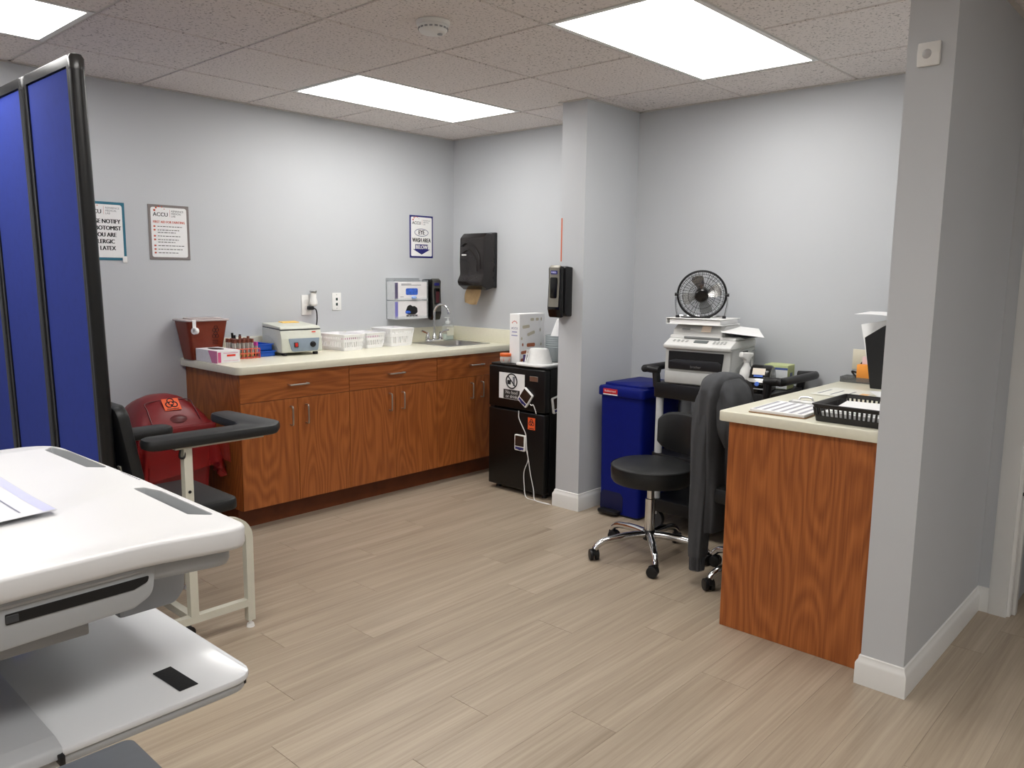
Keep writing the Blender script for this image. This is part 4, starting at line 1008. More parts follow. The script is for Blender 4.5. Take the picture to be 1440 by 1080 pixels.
# scanner / feeder
b = Bm(); prism(b, fillet([(-0.12, 0.245), (0.165, 0.245), (0.165, 0.315), (-0.05, 0.318), (-0.1, 0.29)], [0.006, 0.006, 0.02, 0.03, 0.02], 4), -w + 0.01, w - 0.085, 0.012, M=M_SIDE); fd = part('document_feeder', b, PRNL, t)
b = Bm(); prism(b, fillet([(-0.13, 0.244), (0.165, 0.244), (0.165, 0.262), (-0.12, 0.26)], 0.004, 3), -w + 0.004, w - 0.004, 0.005, M=M_SIDE); part('scanner_lid', b, PRNL, t)
b = Bm(); xbox(b, T(-0.0, -0.122, 0.25) , 0.2, 0.03, 0.012, 0.003); part('feeder_slot', b, P('slot_grey', (120, 122, 122), 0.5), t)
b = Bm(); xbox(b, T(0.15, 0.03, 0.274) @ RY(0.25), 0.14, 0.2, 0.006, 0.002); part('feeder_tray', b, DGREY, t)
b = Bm(); xbox(b, T(0.015, -0.108, 0.297) @ RX(-0.6), 0.052, 0.002, 0.036); tg = part('sticky_tag', b, P('peach_paper', (232, 214, 196), 0.7), t)
b = Bm(); xbox(b, T(-0.1, -0.1105, 0.294) @ RX(-0.6), 0.045, 0.002, 0.01); part('model_mark', b, MGREY, t)
b = Bm(); box(b, w - 0.004, w - 0.0015, -0.02, 0.05, 0.165, 0.185); part('side_grip', b, DGREY, t)
# --- binder on printer
t = thing('ring_binder', 'white ring binder lying on the printer under the fan', 'binder', (-0.29, -2.30, SH + 0.3195), FACE_X + 0.12)
part('cover', prism(Bm(), rrect(-0.158, 0.158, -0.135, 0.135, 0.004, 2), 0, 0.003, 0.001), WHITE, t)
part('cover', prism(Bm(), rrect(-0.158, 0.158, -0.135, 0.135, 0.004, 2), 0.03, 0.033, 0.001), WHITE, t)
part('spine', box(Bm(), -0.159, -0.156, -0.135, 0.135, 0.0, 0.033, 0.001, 1), WHITE, t)
part('pages', box(Bm(), -0.14, 0.145, -0.128, 0.128, 0.003, 0.026), PAPER, t)
# --- desk fan
t = thing('desk_fan', 'small black cage fan with chrome stand on top of the binder', 'fan', (-0.30, -2.288, SH + 0.353), math.radians(-62))
FZc = 0.136 - 0.012; FR = 0.128; tilt = RX(math.radians(8))
Mfan = T(0, 0, FZc) @ tilt
def fp(n, b, mat): b.transform(Mfan); return part(n, b, mat, t)
b = Bm()
for y, r in ((-0.035, 0.1), (-0.028, 0.116)):
    tube(b, [(r * math.cos(2 * PI * i / 48), y, r * math.sin(2 * PI * i / 48)) for i in range(48)], 0.0014, 5, closed=True)
tube(b, [(0.07 * math.cos(2 * PI * i / 40), -0.04, 0.07 * math.sin(2 * PI * i / 40)) for i in range(40)], 0.0013, 5, closed=True)
for k in range(72):
    a = 2 * PI * k / 72; c, s = math.cos(a), math.sin(a)
    tube(b, [(c * r, y, s * r) for r, y in ((0.03, -0.044), (0.075, -0.041), (0.108, -0.032), (FR, -0.002))], 0.0009, 4)
fp('front_grille', b, BLACK)
b = Bm()
for k in range(36):
    a = 2 * PI * k / 36; c, s = math.cos(a), math.sin(a)
    tube(b, [(c * r, y, s * r) for r, y in ((0.03, 0.046), (0.08, 0.042), (0.112, 0.03), (FR, 0.002))], 0.0011, 4)
fp('rear_grille', b, BLACK)
b = Bm(); tube(b, [(FR * math.cos(2 * PI * i / 56), 0, FR * math.sin(2 * PI * i / 56)) for i in range(56)], 0.006, 8, closed=True); fp('rim', b, BLACK)
b = Bm(); b2 = Bm(); lathe(b2, [(0.034, 0), (0.036, 0.004), (0.03, 0.01), (0.01, 0.012)], seg=24); add(b, b2, T(0, -0.041, 0) @ RX(PI / 2)); fp('hub_badge', b, BLACKG)
b = Bm(); b2 = Bm(); lathe(b2, [(0.034, 0), (0.036, 0.06), (0.02, 0.066)], seg=20); add(b, b2, T(0, 0.066, 0) @ RX(PI / 2)); fp('motor', b, BLACK)
for k in range(4):
    b = Bm(); a0 = math.radians(-78 + 90 * k); g = []
    for i in range(6):
        r = 0.028 + 0.078 * i / 5; row = []
        for j in range(6):
            da = (j / 5 - 0.5) * (0.95 - 0.05 * i) * (1 if i < 5 else 0.8) + 0.1 * i / 5
            row.append(b.verts.new((r * math.cos(a0 + da), -0.012 + (j / 5) * 0.03, r * math.sin(a0 + da))))
        g.append(row)
    for i in range(5):
        for j in range(5): b.faces.new((g[i][j], g[i][j + 1], g[i + 1][j + 1], g[i + 1][j]))
    bmesh.ops.solidify(b, geom=b.faces[:], thickness=0.0015); fp('blade', b, P('brushed_blade', (206, 206, 204), 0.22, 1.0))
b = Bm()
for s in (-1, 1):
    tube(b, bez([(s * (FR + 0.008), 0, FZc - 0.012), (s * (FR + 0.009), 0, FZc - 0.05), (s * 0.126, 0, 0.012), (s * 0.122, 0, 0.006)], 5), 0.0055, 10)
part('stand_arm', b, CHROME, t)
b = Bm()
for s in (-1, 1):
    tube(b, bez([(s * 0.122, 0.05, 0.006), (s * 0.124, -0.0, 0.006), (s * 0.122, -0.05, 0.006)], 4), 0.0055, 8)
tube(b, [(-0.122, 0.045, 0.006), (0.122, 0.045, 0.006)], 0.0045, 8); part('stand_base', b, CHROME, t)
for s in (-1, 1):
    b = Bm(); cyl(b, (s * (FR - 0.004), 0, FZc), (s * (FR + 0.016), 0, FZc), 0.009, seg=12); part('pivot_knob', b, BLACK, t)
    part('foot', box(Bm(), s * 0.122 - 0.01, s * 0.122 + 0.01, -0.06, -0.04, 0, 0.014, 0.002), BLACK, t)
cord('fan_cord', 'black fan cord lying across the white binder', [(-0.34, -2.19, SH + 0.357), (-0.38, -2.22, SH + 0.357), (-0.40, -2.27, SH + 0.357), (-0.37, -2.32, SH + 0.357), (-0.33, -2.36, SH + 0.357)], 0.0035, BLACK)
# --- loose paper on printer
def sheet(name, label, loc, rz, w, d, mat=PAPER, curl=0.0, tilt=(0, 0), th=0.0006, cat='paper', curlx=0.0):
    t = thing(name, label, cat, loc, rz); b = Bm(); n = 8; g = []
    f = lambda i, j: curl * (j / n - 0.5) ** 2 + curlx * (i / n - 0.5) ** 2 + tilt[0] * (i / n - 0.5) * w + tilt[1] * (j / n - 0.5) * d
    A = [[b.verts.new(((i / n - 0.5) * w, (j / n - 0.5) * d, f(i, j) + th)) for i in range(n + 1)] for j in range(n + 1)]
    B = [[b.verts.new(((i / n - 0.5) * w, (j / n - 0.5) * d, f(i, j))) for i in range(n + 1)] for j in range(n + 1)]
    for j in range(n):
        for i in range(n):
            b.faces.new((A[j][i], A[j][i + 1], A[j + 1][i + 1], A[j + 1][i])); b.faces.new((B[j + 1][i], B[j + 1][i + 1], B[j][i + 1], B[j][i]))
    for k in range(n):
        b.faces.new((B[0][k], B[0][k + 1], A[0][k + 1], A[0][k])); b.faces.new((A[n][k], A[n][k + 1], B[n][k + 1], B[n][k]))
        b.faces.new((A[k][0], A[k + 1][0], B[k + 1][0], B[k][0])); b.faces.new((B[k][n], B[k + 1][n], A[k + 1][n], A[k][n]))
    part('sheet', b, mat, t); return t
sheet('printed_sheet', 'loose white sheet lying on the printer feeder tray', (-0.25, -2.50, SH + 0.29), FACE_X + 0.55, 0.216, 0.279, curl=0.008, tilt=(-0.1, 0.10))
# --- spray bottle
t = thing('spray_bottle', 'white trigger spray bottle between the printer and label printer', 'bottle', (-0.365, -2.60, SH), math.radians(-20))
part('bottle', lathe(Bm(), [(0.034, 0), (0.038, 0.006), (0.038, 0.075), (0.032, 0.1), (0.017, 0.125), (0.014, 0.14)], seg=22, sy=0.8), WHITE, t)
b = Bm(); prism(b, fillet([(-0.045, 0.168), (-0.012, 0.15), (-0.014, 0.138), (0.014, 0.138), (0.016, 0.16), (0.036, 0.172), (0.034, 0.188), (-0.04, 0.192)], 0.006, 3), -0.013, 0.013, 0.004, M=M_FRONT); b.transform(T(0, 0, 0)); part('spray_head', b, WHITE, t)
b = Bm(); tube(b, bez([(0.018, 0, 0.165), (0.034, 0, 0.15), (0.036, 0, 0.125), (0.046, 0, 0.11)], 4), 0.005, 8); part('trigger', b, WHITE, t)
# --- label printer
t = thing('label_printer', 'rounded black and silver label printer on the utility cart', 'label printer', (-0.38, -2.695, SH), FACE_X + 0.18)
arch = fillet([(-0.085, 0), (0.085, 0), (0.085, 0.06), (0.06, 0.115), (0.0, 0.14), (-0.05, 0.11), (-0.085, 0.045)], [0.004, 0.004, 0.05, 0.05, 0.07, 0.06, 0.03], 6)
b = Bm(); prism(b, arch, -0.052, 0.052, 0.008, M=M_SIDE); part('housing', b, BLACKG, t)
ar2 = [(x * 0.84, z * 0.86 + 0.008) for x, z in arch]
b = Bm(); prism(b, ar2, 0.0515, 0.054, 0.001, M=M_SIDE); part('clear_side_window', b, P('window_grey', (120, 122, 118), 0.2), t)
Mf = T(0, -0.083, 0.05) @ RX(PI / 2 - 0.42)
b = Bm(); xbox(b, Mf @ T(0, 0.012, 0.004), 0.1, 0.02, 0.004, 0.001); part('silver_band', b, STEEL, t)
b = Bm(); xbox(b, Mf @ T(0, 0.06, 0.005), 0.062, 0.034, 0.003); part('sticker', b, P('cream_sticker', (228, 218, 204), 0.6), t)
b = Bm(); xbox(b, Mf @ T(0, 0.036, 0.005), 0.045, 0.01, 0.003); b2 = Bm(); lathe(b2, [(0.012, 0), (0.01, 0.003)], seg=16); add(b, b2, Mf @ T(0, -0.006, 0.006)); part('blue_marks', b, P('cobalt_print', (60, 100, 190), 0.5), t)
b = Bm(); xbox(b, Mf @ T(0, -0.03, 0.0005), 0.085, 0.004, 0.003); part('model_print', b, MGREY, t)
# --- green label box
t = thing('label_carton', 'pale green and white carton behind the label printer', 'box', (-0.19, -2.70, SH), FACE_X + 0.1)
part('carton', box(Bm(), -0.062, 0.062, -0.055, 0.055, 0, 0.125, 0.002, 1), P('pale_green_card', (196, 206, 150), 0.6), t)
part('white_front', box(Bm(), -0.061, 0.061, -0.0565, -0.0545, 0.003, 0.1, 0.0005, 1), P('card_white', (222, 226, 228), 0.6), t)
part('blue_stripe', box(Bm(), -0.061, 0.061, -0.0567, -0.0545, 0.101, 0.112), P('stripe_blue', (70, 90, 150), 0.6), t)
b = Bm()
for y in (-0.008, 0.014): prism(b, rrect(y - 0.007, y + 0.007, 0.05, 0.085, 0.003, 2), 0.0618, 0.0626, M=M_SIDE)
printp('blue_figures', b, P('stripe_blue', (70, 90, 150), 0.6), t)

# ================================================================== STOOL AND CHAIR
def five_star(t, R, a0, zc=0.075):
    for k in range(5):
        a = a0 + 2 * PI * k / 5; c, s = math.cos(a), math.sin(a)
        b = Bm(); pts = bez([(0.02, 0, 0.118), (R * 0.4, 0, 0.115), (R * 0.78, 0, 0.1), (R * 0.93, 0, 0.082), (R, 0, 0.06)], 5)
        tube(b, pts, [0.019] * 8 + [0.017] * 6 + [0.0155] * (len(pts) - 14), 12); b.transform(RZ(a)); lg = part('leg', b, CHROME, t)
        b = Bm(); cs = RZ(0.9 + k)
        for sy in (-1, 1):
            b2 = Bm(); lathe(b2, [(0.018, 0), (0.027, 0.003), (0.028, 0.012), (0.027, 0.019), (0.02, 0.021)], seg=18); add(b, b2, cs @ T(0.012, sy * 0.003, -0.032) @ RX(PI / 2 * (-sy)))
        b2 = Bm(); prism(b2, fillet([(-0.02, -0.03), (0.034, -0.03), (0.032, -0.008), (0.012, 0.0), (-0.012, 0.0)], 0.006, 3), -0.006, 0.006, M=M_FRONT); add(b, b2, cs)
        cyl(b, (0, 0, -0.004), (0, 0, 0.012), 0.011, seg=12)
        b.transform(T(R * c, R * s, 0.06)); part('caster', b, BLACK, t)
t = thing('rolling_stool', 'black round-seat rolling stool with curved backrest and chrome base', 'stool', (-0.875, -2.375, 0))
five_star(t, 0.29, math.radians(147))
part('hub', lathe(Bm(), [(0.03, 0.09), (0.034, 0.1), (0.034, 0.13), (0.028, 0.14)], seg=20), BLACK, t)
part('gas_lift', lathe(Bm(), [(0.025, 0.135), (0.025, 0.3), (0.018, 0.302), (0.018, 0.4)], seg=20), CHROME, t)
part('lift_collar', lathe(Bm(), [(0.028, 0.35), (0.034, 0.36), (0.034, 0.39)], seg=20), BLACK, t)
part('seat', lathe(Bm(), [(0.17, 0.385), (0.19, 0.39), (0.2, 0.405), (0.203, 0.45), (0.198, 0.472), (0.18, 0.482), (0.1, 0.487), (0.01, 0.488)], seg=48), VINYL, t)
part('piping', lathe(Bm(), [(0.199, 0.466), (0.203, 0.469), (0.2, 0.474)], seg=48, capb=False, capt=False), VINYL, t)
BA = math.radians(-22)      # direction of the backrest from the stool's centre
b = Bm(); g = []; n = 16; prof = [(0.2, 0.52), (0.208, 0.505), (0.232, 0.503), (0.247, 0.53), (0.25, 0.66), (0.244, 0.70), (0.228, 0.715), (0.208, 0.705), (0.2, 0.67)]
for i in range(n + 1):
    a = BA + math.radians(-48 + 96 * i / n); e = abs(i / n - 0.5) * 2; k = 1 - 0.35 * e ** 6 - 0.1 * e ** 2
    g.append([b.verts.new((r * math.cos(a), r * math.sin(a), 0.61 + (z - 0.61) * k)) for r, z in prof])
for i in range(n): bridge(b, g[i], g[i + 1])
b.faces.new(g[0]); b.faces.new(list(reversed(g[-1]))); part('backrest', b, VINYL, t)
b = Bm(); ca, sa = math.cos(BA), math.sin(BA)
tube(b, bez([(0.05 * ca, 0.05 * sa, 0.375), (0.22 * ca, 0.22 * sa, 0.375), (0.27 * ca, 0.27 * sa, 0.41), (0.268 * ca, 0.268 * sa, 0.5), (0.25 * ca, 0.25 * sa, 0.58)], 5), 0.016, 10); part('back_bracket', b, BLACK, t)
# --- office chair by the desk
OC = (-0.815, -2.955)
t = thing('office_chair', 'black rolling office chair at the desk under the grey hoodie', 'chair', (OC[0], OC[1], 0))
five_star(t, 0.285, math.radians(152))
part('hub', lathe(Bm(), [(0.03, 0.09), (0.034, 0.1), (0.034, 0.13), (0.028, 0.14)], seg=20), BLACK, t)
part('gas_lift', lathe(Bm(), [(0.025, 0.135), (0.025, 0.3), (0.018, 0.302), (0.018, 0.41)], seg=16), CHROME, t)
b = Bm(); prism(b, rrect(-0.22, 0.18, -0.2, 0.2, 0.07, 6), 0.4, 0.47, 0.02, 0.01); part('seat', b, VINYL, t)
b = Bm(); prism(b, rrect(-0.17, 0.17, 0.56, 0.93, [0.05, 0.1, 0.1, 0.05], 6), -0.205, -0.165, 0.012, M=M_FRONT); part('backrest', b, VINYL, t)
b = Bm(); tube(b, bez([(0, 0.0, 0.4), (0, 0.18, 0.39), (0, 0.235, 0.45), (0, 0.225, 0.62)], 5), 0.02, 10); part('back_bracket', b, BLACK, t)
# --- hoodie draped over the chair back
t = thing('hoodie', 'dark grey hooded sweatshirt draped over the office chair back', 'hoodie', (-0.90, -2.76, 0.05))
def cloth(rows, seg, fold, thick=0.0):
    b = Bm(); g = []; A = [Vector((r[0], r[1], r[2])) for r in rows]; B = [Vector((r[3], r[4], r[5])) for r in rows]
    rows = [(p.x, p.y, p.z, max(0.004, q.x), max(0.004, q.y), q.z) for p, q in zip(bez(A, 5), bez(B, 5))]; seg = seg * 2
    for (z, cx, cy, rx, ry, ph) in rows:
        row = []
        for i in range(seg):
            a = 2 * PI * i / seg
            f = 1 + fold * math.sin(5 * a + ph) * (1 if z < 0.84 else 0.3) + fold * 0.5 * math.sin(9 * a - 2 * ph)
            # squarish cross-section
            c, s = math.cos(a), math.sin(a)
            row.append(b.verts.new((cx + rx * f * math.copysign(abs(c) ** 0.75, c), cy + ry * f * math.copysign(abs(s) ** 0.75, s), z)))
        g.append(row)
    for p, q in zip(g, g[1:]): bridge(b, p, q)
    b.faces.new(list(reversed(g[0]))); b.faces.new(g[-1])
    bmesh.ops.subdivide_edges(b, edges=[], cuts=1)
    return b
HD = MATS['hoodie_fabric']
rows = [(0.20, 0.02, -0.01, 0.155, 0.035, 0.2), (0.30, 0.015, -0.01, 0.165, 0.045, 0.8), (0.45, 0.01, -0.005, 0.17, 0.05, 1.5), (0.6, 0.005, 0.0, 0.175, 0.055, 2.0), (0.75, 0.0, 0.0, 0.18, 0.06, 2.4), (0.84, -0.005, 0.0, 0.17, 0.062, 2.6), (0.89, -0.01, 0.0, 0.14, 0.06, 2.8), (0.915, -0.012, 0.0, 0.09, 0.048, 3.0), (0.925, -0.014, 0.0, 0.03, 0.02, 3.0)]
part('body', cloth(rows, 40, 0.06), HD, t)
rows = [(0.02, -0.125, 0.03, 0.034, 0.03, 0.5), (0.08, -0.125, 0.03, 0.036, 0.03, 0.5), (0.095, -0.124, 0.03, 0.042, 0.036, 0.6), (0.25, -0.122, 0.028, 0.048, 0.04, 1.0), (0.42, -0.12, 0.026, 0.052, 0.045, 1.8), (0.58, -0.118, 0.024, 0.056, 0.05, 2.2), (0.72, -0.112, 0.018, 0.06, 0.055, 2.6), (0.82, -0.1, 0.01, 0.05, 0.055, 3.0), (0.86, -0.1, 0.0, 0.03, 0.03, 3.0)]
sl = part('sleeve', cloth(rows, 28, 0.08), HD, t)
b = Bm()
for k in range(28):
    a = 2 * PI * k / 28; tube(b, [(-0.125 + 0.036 * math.cos(a), 0.03 + 0.032 * math.sin(a), 0.018), (-0.125 + 0.038 * math.cos(a), 0.03 + 0.033 * math.sin(a), 0.08)], 0.002, 4)
part('cuff', b, HD, sl)
rows = [(0.06, 0.03, -0.085, 0.036, 0.03, 0.2), (0.13, 0.03, -0.085, 0.04, 0.033, 0.5), (0.3, 0.02, -0.08, 0.05, 0.04, 1.0), (0.5, 0.0, -0.07, 0.055, 0.045, 1.8), (0.7, -0.01, -0.06, 0.06, 0.05, 2.2), (0.83, -0.01, -0.03, 0.06, 0.04, 2.6)]
part('sleeve', cloth(rows, 28, 0.08), HD, t)
rows = [(0.60, -0.06, -0.075, 0.04, 0.02, 0.2), (0.68, -0.05, -0.08, 0.1, 0.04, 1.0), (0.78, -0.03, -0.075, 0.12, 0.05, 1.6), (0.86, -0.02, -0.05, 0.11, 0.05, 2.0), (0.90, -0.02, -0.03, 0.07, 0.035, 2.4)]
part('hood', cloth(rows, 32, 0.07), HD, t)

# ================================================================== DESK
DT = 0.885
t = thing('desk', 'built-in desk with cream top and oak end panel against the partition', 'desk', (-0.68, -3.3, 0))
b = Bm(); prism(b, rrect(-1.375, -0.001, -3.602, -2.985, [0, 0, 0.02, 0.02], 4), 0.845, DT, 0.006, 0.003); wpart('top', b, CREAM, t)
wpart('end_panel', box(Bm(), -1.345, -1.322, -3.58, -3.02, 0.0, 0.845, 0.0015, 1), OAKV, t)
wpart('rear_support', box(Bm(), -0.03, -0.001, -3.59, -3.03, 0.0, 0.845), OAKV, t)
DZ = DT + 0.0005
# --- clipboard
t = thing('clipboard', 'brown clipboard with a stack of printed forms at the desk corner', 'clipboard', (-1.17, -3.195, DZ), math.radians(-88))
# local: length along y (clip at +y), width along x
part('board', prism(Bm(), rrect(-0.112, 0.112, -0.16, 0.16, 0.012, 3), 0, 0.0035, 0.001), P('hardboard_brown', (150, 118, 84), 0.6), t)
part('paper_stack', box(Bm(), -0.106, 0.106, -0.152, 0.125, 0.0036, 0.014, 0.001, 1), PAPER, t)
b = Bm()
for k in range(6): box(b, -0.1 + 0.035 * k, -0.1 + 0.035 * k + 0.014, -0.14, 0.1, 0.014, 0.0144)
printp('printed_rows', b, P('pale_grey_ink', (168, 168, 176), 0.7), t)
b = Bm(); box(b, -0.06, 0.06, 0.115, 0.15, 0.0036, 0.019, 0.002); tube(b, bez([(-0.03, 0.14, 0.02), (-0.02, 0.15, 0.034), (0.02, 0.15, 0.034), (0.03, 0.14, 0.02)], 5), 0.004, 8); tube(b, [(-0.05, 0.13, 0.02), (0.05, 0.13, 0.02)], 0.006, 8); part('clip', b, STEEL, t)
# --- black letter tray
t = thing('letter_tray', 'black slotted plastic letter tray with papers on the desk', 'tray', (-1.165, -3.465, DZ), 0.0)
BT = P('letter_tray_plastic', (40, 38, 38), 0.4); w, d, h = 0.165, 0.125, 0.062; tp = 0.93
part('bottom', prism(Bm(), rrect(-w * tp, w * tp, -d * tp, d * tp, 0.008, 2), 0, 0.003), BT, t)
b = Bm()
for z0, z1 in ((0.0, 0.022), (0.05, h)):
    f0 = tp + (1 - tp) * z0 / h; f1 = tp + (1 - tp) * z1 / h; o = 0.0015; ps = []
    for f, z, q in ((f0, z0, o), (f1, z1, o), (f1, z1, -o), (f0, z0, -o)): ps.append([b.verts.new((x, y, z)) for x, y in rrect(-w * f - q, w * f + q, -d * f - q, d * f + q, 0.01, 3)])
    for i in range(4): bridge(b, ps[i], ps[(i + 1) % 4])
part('bands', b, BT, t)
for s in (-1, 1):
    b = Bm()
    for k in range(24):
        u = -1 + 2 * (k + 0.5) / 24; f0 = tp + (1 - tp) * 0.02 / h; x0, x1 = u * w * f0, u * w
        tube(b, [(x0, s * d * f0, 0.02), (x1, s * d * 0.99, 0.052)], 0.0042, 4)
    o = part('side_bars', b, BT, t); o['kind'] = 'stuff'
    b = Bm()
    for k in range(15):
        u = -1 + 2 * (k + 0.5) / 15; f0 = tp + (1 - tp) * 0.02 / h
        tube(b, [(s * w * f0, u * d * f0, 0.02), (s * w * 0.99, u * d, 0.052)], 0.0042, 4)
    o = part('end_bars', b, BT, t); o['kind'] = 'stuff'
part('rim', prism(Bm(), rrect(-w - 0.006, w + 0.006, -d - 0.006, d + 0.006, 0.014, 4), h - 0.002, h + 0.004, 0.002, 0.001, holes=[rrect(-w + 0.002, w - 0.002, -d + 0.002, d - 0.002, 0.01, 3)]), BT, t)
t = thing('paper_stack', 'white sheets lying in the black letter tray', 'paper', (-1.165, -3.465, DZ + 0.0035), 0.0)
part('sheets', box(Bm(), -0.135, 0.145, -0.105, 0.105, 0, 0.03, 0.001, 1), PAPER, t)
b = Bm(); xbox(b, T(0.02, 0.0, 0.036) @ RZ(0.12) @ RY(-0.02), 0.26, 0.19, 0.001); part('top_sheet', b, PAPER, t)
# --- sheets on the desk
t = sheet('taped_notice', 'printed sheet taped flat on the desk beyond the clipboard', (-0.53, -3.17, DZ + 0.001), math.radians(-90), 0.216, 0.279, mat=P('off_white_paper', (232, 231, 222), 0.5, var=0.01))
b = Bm()
for k in range(3): box(b, -0.09 + 0.055 * k, -0.082 + 0.055 * k, -0.1, 0.06, 0.0007, 0.001)
printp('printed_rows', b, GREYINK, t)
b = Bm(); box(b, 0.065, 0.1, -0.1, -0.03, 0.0006, 0.0009); part('grey_picture', b, MGREY, t)
b = Bm(); box(b, 0.065, 0.1, -0.02, 0.03, 0.0006, 0.0009); part('orange_picture', b, P('pale_orange_print', (236, 186, 130), 0.6), t)
sheet('loose_sheet', 'plain white sheet lying on the desk below the black file holder', (-0.42, -3.40, DZ + 0.001), 0.5, 0.216, 0.279, curl=0.01)
# --- black magazine file with papers
t = thing('file_holder', 'tall tapered black file holder stuffed with papers on the desk', 'file holder', (-0.20, -3.285, DZ), FACE_X)
# local x: right = -Y world ; front -y = -X world
front = [(-0.095, 0.0), (0.14, 0.0), (0.17, 0.36), (0.06, 0.345), (-0.05, 0.30), (-0.135, 0.24)]
b = Bm(); prism(b, fillet(front, [0.004, 0.004, 0.01, 0.12, 0.12, 0.006], 5), 0.07, 0.076, M=M_FRONT); part('front_panel', b, BLACK, t)
b = Bm(); prism(b, [(-0.095, 0.0), (0.14, 0.0), (0.17, 0.36), (-0.135, 0.24)], -0.076, -0.07, M=M_FRONT); part('back_panel', b, BLACK, t)
b = Bm(); box(b, -0.095, 0.14, -0.07, 0.07, 0, 0.005); part('bottom', b, BLACK, t)
t2 = thing('filed_paper', 'white sheet curling out of the top of the black file holder', 'paper', (-0.20, -3.285, DZ), FACE_X)
b = Bm(); prof = bez([(0.06, 0, 0.20), (0.05, 0, 0.30), (0.02, 0, 0.325), (-0.04, 0, 0.345), (-0.11, 0, 0.35), (-0.19, 0, 0.348)], 6); L = []
for k, p in enumerate(prof):
    f = k / (len(prof) - 1); ya, yb = -0.06 - 0.02 * f, 0.05 - 0.03 * f
    L.append([b.verts.new((p.x + s * 0.04 * f, y, p.z + h + s * 0.012 * f)) for (y, s) in ((ya, 0), (yb, 1)) for h in ((0, 0.0008) if s == 0 else (0.0008, 0))])
for p, q in zip(L, L[1:]): bridge(b, p, q)
b.faces.new(L[0]); b.faces.new(L[-1][::-1]); part('sheet', b, PAPER, t2)
t2 = thing('filed_folder', 'curled white folder standing in the black file holder', 'paper', (-0.18, -3.235, DZ + 0.006), FACE_X)
b = Bm(); xbox(b, T(-0.03, 0, 0.16) @ RY(-0.22), 0.15, 0.02, 0.3, 0.002); part('folder', b, PAPER, t2)
# --- acrylic tray with orange pad
t = thing('desk_tray', 'small clear smoky desk tray against the wall', 'tray', (-0.09, -3.115, DZ), FACE_X)
b = Bm(); prism(b, rrect(-0.12, 0.12, -0.05, 0.05, 0.006, 3), 0, 0.028, 0.001, holes=[rrect(-0.117, 0.117, -0.047, 0.047, 0.005, 3)]); part('walls', b, P('smoky_acrylic', (110, 112, 112), 0.15, alpha=0.55), t)
part('bottom', box(Bm(), -0.117, 0.117, -0.047, 0.047, 0.0005, 0.003), P('smoky_acrylic', (110, 112, 112), 0.15, alpha=0.55), t)
t = tag(finish('sticky_note_pad', box(Bm(), -0.055, 0.055, -0.02, 0.02, 0, 0.088, 0.003), P('orange_pad', (246, 160, 66), 0.6)), 'orange note pad standing in the small desk tray', 'note pad'); t.location = (-0.09, -3.12, DZ + 0.0035); t.rotation_euler = (0, 0, FACE_X)
t = tag(finish('note_cards', box(Bm(), -0.05, 0.05, -0.006, 0.006, 0, 0.125, 0.002), P('pale_pink_card', (236, 206, 208), 0.6)), 'pale pink note cards standing behind the orange pad', 'note pad'); t.location = (-0.062, -3.125, DZ + 0.0035); t.rotation_euler = (0, 0, FACE_X)
t = thing('desk_outlet', 'ivory wall outlet above the desk behind the orange pad', 'outlet', (0, -3.065, DZ + 0.1), FACE_X)
part('cover_plate', box(Bm(), -0.06, 0.06, -0.006, 0, -0.045, 0.058, 0.002), P('ivory_plastic', (226, 220, 200), 0.4), t)
part('receptacle', prism(Bm(), rrect(-0.02, 0.02, -0.03, 0.03, 0.008), 0.006, 0.008, M=M_FRONT), P('ivory_plastic', (226, 220, 200), 0.4), t)
pts = [(-0.06, -3.27, DZ + 0.2), (-0.05, -3.235, DZ + 0.19), (-0.045, -3.2, DZ + 0.15), (-0.04, -3.13, DZ + 0.095), (-0.04, -3.085, DZ + 0.06), (-0.045, -3.06, DZ + 0.075), (-0.045, -3.075, DZ + 0.1), (-0.04, -3.10, DZ + 0.095), (-0.04, -3.1, DZ + 0.06), (-0.06, -3.06, DZ + 0.045), (-0.07, -3.03, DZ + 0.05), (-0.07, -3.04, DZ + 0.035), (-0.09, -3.055, DZ + 0.02), (-0.12, -3.0, DZ + 0.006)]
cord('phone_cord', 'looped black cord running along the desk by the wall', pts, 0.005, BLACK)
# --- motion sensor on the partition
t = thing('motion_sensor', 'square white motion sensor high on the partition end', 'sensor', (PX, -3.672, 2.094), FACE_X)
b = Bm(); prism(b, fillet([(-0.0, -0.034), (0, 0.034), (-0.012, 0.036), (-0.018, 0.0), (-0.012, -0.036)], [0.001, 0.001, 0.004, 0.03, 0.004], 4), -0.033, 0.033, 0.004, M=M_SIDE); part('case', b, WHITE, t)
b = Bm(); b2 = Bm(); lathe(b2, [(0.015, 0), (0.013, 0.005), (0.008, 0.009), (0.002, 0.010)], seg=20); add(b, b2, T(-0.004, -0.014, 0) @ RX(PI / 2)); part('lens', b, P('lens_grey', (190, 190, 192), 0.25), t)

# ================================================================== RED BIOHAZARD BIN
t = thing('biohazard_bin', 'dark red lidded biohazard waste bin between the wall and cabinet', 'bin', (-2.405, -0.335, 0))
b = Bm(); taper(b, rrect(-0.155, 0.155, -0.13, 0.13, 0.03, 4), rrect(-0.2, 0.2, -0.175, 0.175, 0.035, 4), 0.0, 0.585); part('body', b, REDBIN, t)
b = Bm(); prism(b, rrect(-0.215, 0.215, -0.19, 0.19, 0.04, 5), 0.575, 0.612, 0.008); part('lid_rim', b, REDBIN, t)
